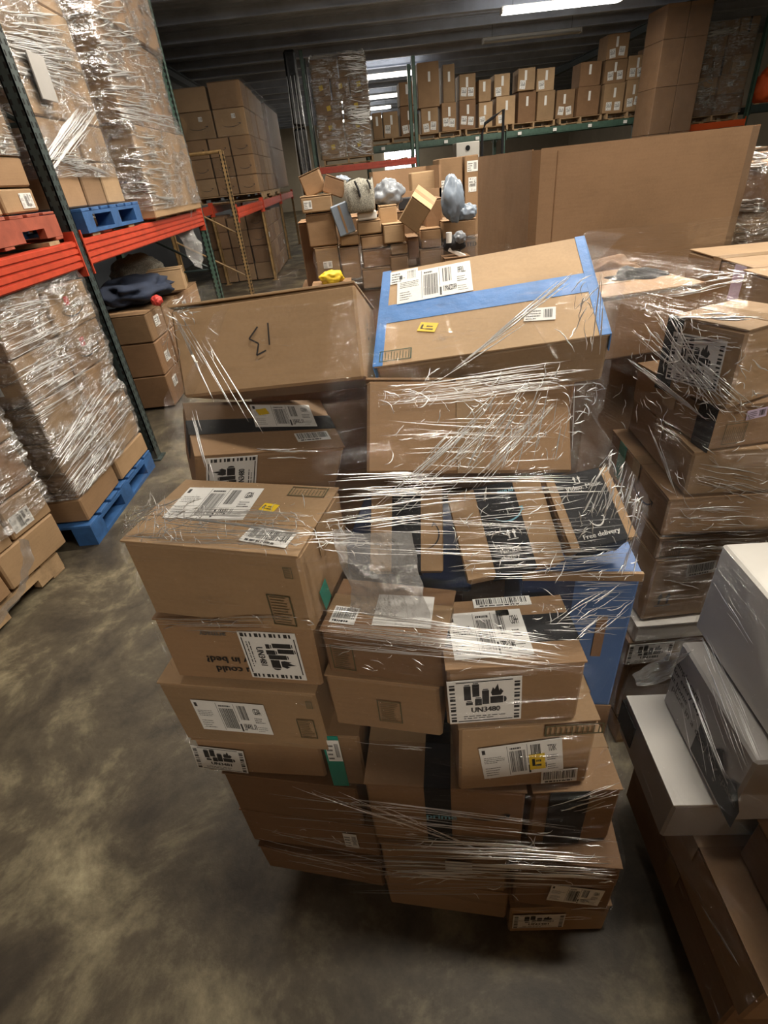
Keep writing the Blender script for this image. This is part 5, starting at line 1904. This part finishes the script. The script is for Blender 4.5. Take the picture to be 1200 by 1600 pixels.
fs = [(j * 16 + i, j * 16 + (i + 1) % 16, (j + 1) * 16 + (i + 1) % 16, (j + 1) * 16 + i) for j in range(4) for i in range(16)]
fs.append(tuple(range(16))[::-1])
mb.add(vs, fs).build('tote_body', 'knit', tote, smooth=True)
MB().tube([(-.03, -.062, .20), (-.01, -.066, .15), (.0, -.066, .10)], .008, 6).build('strap', 'black_cloth', tote)
MB().tube([(.06, -.055, .20), (.075, -.06, .17), (.08, -.062, .14)], .007, 6).build('strap', 'black_cloth', tote)
lump('pale_paper', 'white crushed paper on top of the speckled tote', at(566, 287, PY - .03), (.06, .03, .02), 'paper', 'paper', 3, .3)
ml = empty('padded_mailer', Matrix.Translation(at(544, 366, PY - .05)) @ Matrix.Rotation(math.radians(-14), 4, 'Y'), 'pale blue mailer with a brown stripe standing in the heap', 'mailer')
MB().chamfer(-.065, .065, 0, .05, 0, .21, .02).build('mailer_body', 'bag', ml)
MB().box(-.008, .008, -.002, .001, .01, .20).build('stripe', 'kraft', ml)
bk = carton(pose(at(631, 303, PY + .5).x, PY + .5, at(600, 450, PY).z + .503, -12), .11, .1, .09, 'small black box on the bags in the open bin', 'black_cloth', lod=0, flaps=False)
carton(pose(at(712, 405, PY - .16).x, PY - .24, .132, 0), .20, .20, at(712, 399, PY - .16).z - .135, 'tall narrow carton carrying the black and white shoe', 'brown', lod=0)
shoe = empty('sneaker', Matrix.Translation(at(712, 398, PY - .16)), 'black and white shoe stuffed beside the lettered carton', 'shoe')
MB().chamfer(-.075, .085, -.04, .05, 0, .03, .012, .0, None, Matrix.Rotation(math.radians(28), 4, 'Y')).build('sole', 'paper', shoe)
lump('upper', None, (-.01, 0, .075), (.085, .05, .065), 'black_cloth', parent=shoe, seed=2, amp=.15)
lump('tongue', None, (.03, -.02, .115), (.05, .04, .045), 'bag_grey', parent=shoe, seed=6, amp=.2)
MB().tube([(-.055, -.03, .09), (-.055, -.03, .16)], .022, 12).build('collar', 'paper', shoe)
lump('yellow_glove', 'yellow soft glove on the heap behind the leaning carton edge', at(518, 434, PY - .3), (.09, .05, .05), 'yellow', 'glove', 4, .3)
carton(pose(at(518, 440, PY - .3).x, PY - .35, .001, 0), .30, .22, at(518, 440, PY - .3).z - .012, 'carton under the yellow glove at the heap front', 'brown', lod=0)
FH = film('film around the lower parcels of the heap', [c for c in HP if max(p.z for p in c.pts) < 1.36], .5, 1.22, 40, 130, .006, 'film', seed=66, wr=.006)
# fillers that carry the heap
carton(pose(.14, PY + .02, .132, 0), 1.3, .9, at(600, 450, PY).z - .14, 'long brown carton at the base of the parcel heap', 'brown', lod=0)
carton(pose(.15, PY + .42, at(600, 450, PY).z, 0), 1.2, .45, .50, 'long brown carton at the back of the parcel heap', 'brown', lod=0)

# open bin behind the heap, and tall cartons to its right
bin2 = empty('bulk_box', Matrix.Translation((0, 0, 0)), 'open brown bulk bin behind the parcel heap', 'bin')
bx0, bx1, by0 = at(585, 300, 5.6).x, at(690, 300, 5.6).x, 5.6
for (a, b_, c0, d0) in ((bx0, bx1, by0, by0 + .02), (bx0, bx1, by0 + .9, by0 + .92), (bx0, bx0 + .02, by0, by0 + .92), (bx1 - .02, bx1, by0, by0 + .92)):
    MB().box(a, b_, c0, d0, .02, 1.52 if c0 == by0 and d0 < by0 + .1 else 1.70).build('side_panel', 'gaylord', bin2)
carton(pose(at(660, 300, 6.2).x - .02, 5.9, .02, 3), .24, .2, 1.64, 'upright tan carton standing in the open bin', 'pale', lod=0, flaps=False)
for (xa, xb, ya, nm) in ((687, 724, 248, 'wider'), (726, 748, 243, 'narrower')):
    p0, p1, t = at(xa, 330, 6.8), at(xb, 330, 6.8), at(xa, ya, 6.8)
    c = carton(pose((p0.x + p1.x) / 2, 6.8, .02, 0), p1.x - p0.x - .01, .5, t.z - .02, '%s of two tall cartons behind the pale blue bag' % nm, 'kraft', lod=0, flaps=False)
    stick(c, 'front', .22 if nm == 'wider' else .55, .84, .09, .14, 'ship')
    if nm != 'wider':
        stick(c, 'front', .55, .94, .12, .10, 'small')

# ================================================================== unseen loads added behind the photographer to shade near floor and lower stack
for j, (x, nm) in enumerate(((-.95, 'aisle-side'), (.35, 'middle'), (1.65, 'rack-side'))):
    pallet(pose(x, -2.55, 0, 0), 1.15, 1.05, 'wood', 'wooden pallet of the %s load behind the photographer' % nm, h=.13)
    for k in range(2):
        carton(pose(x, -2.54, .132 + k * 1.04, (k * 37 + j * 11) % 5 - 2), 1.12, 1.02, 1.038, 'tall carton, %s of the %s load added behind the photographer for shade' % (('bottom', 'top')[k], nm), 'kraft', lod=0, name='shade_carton')
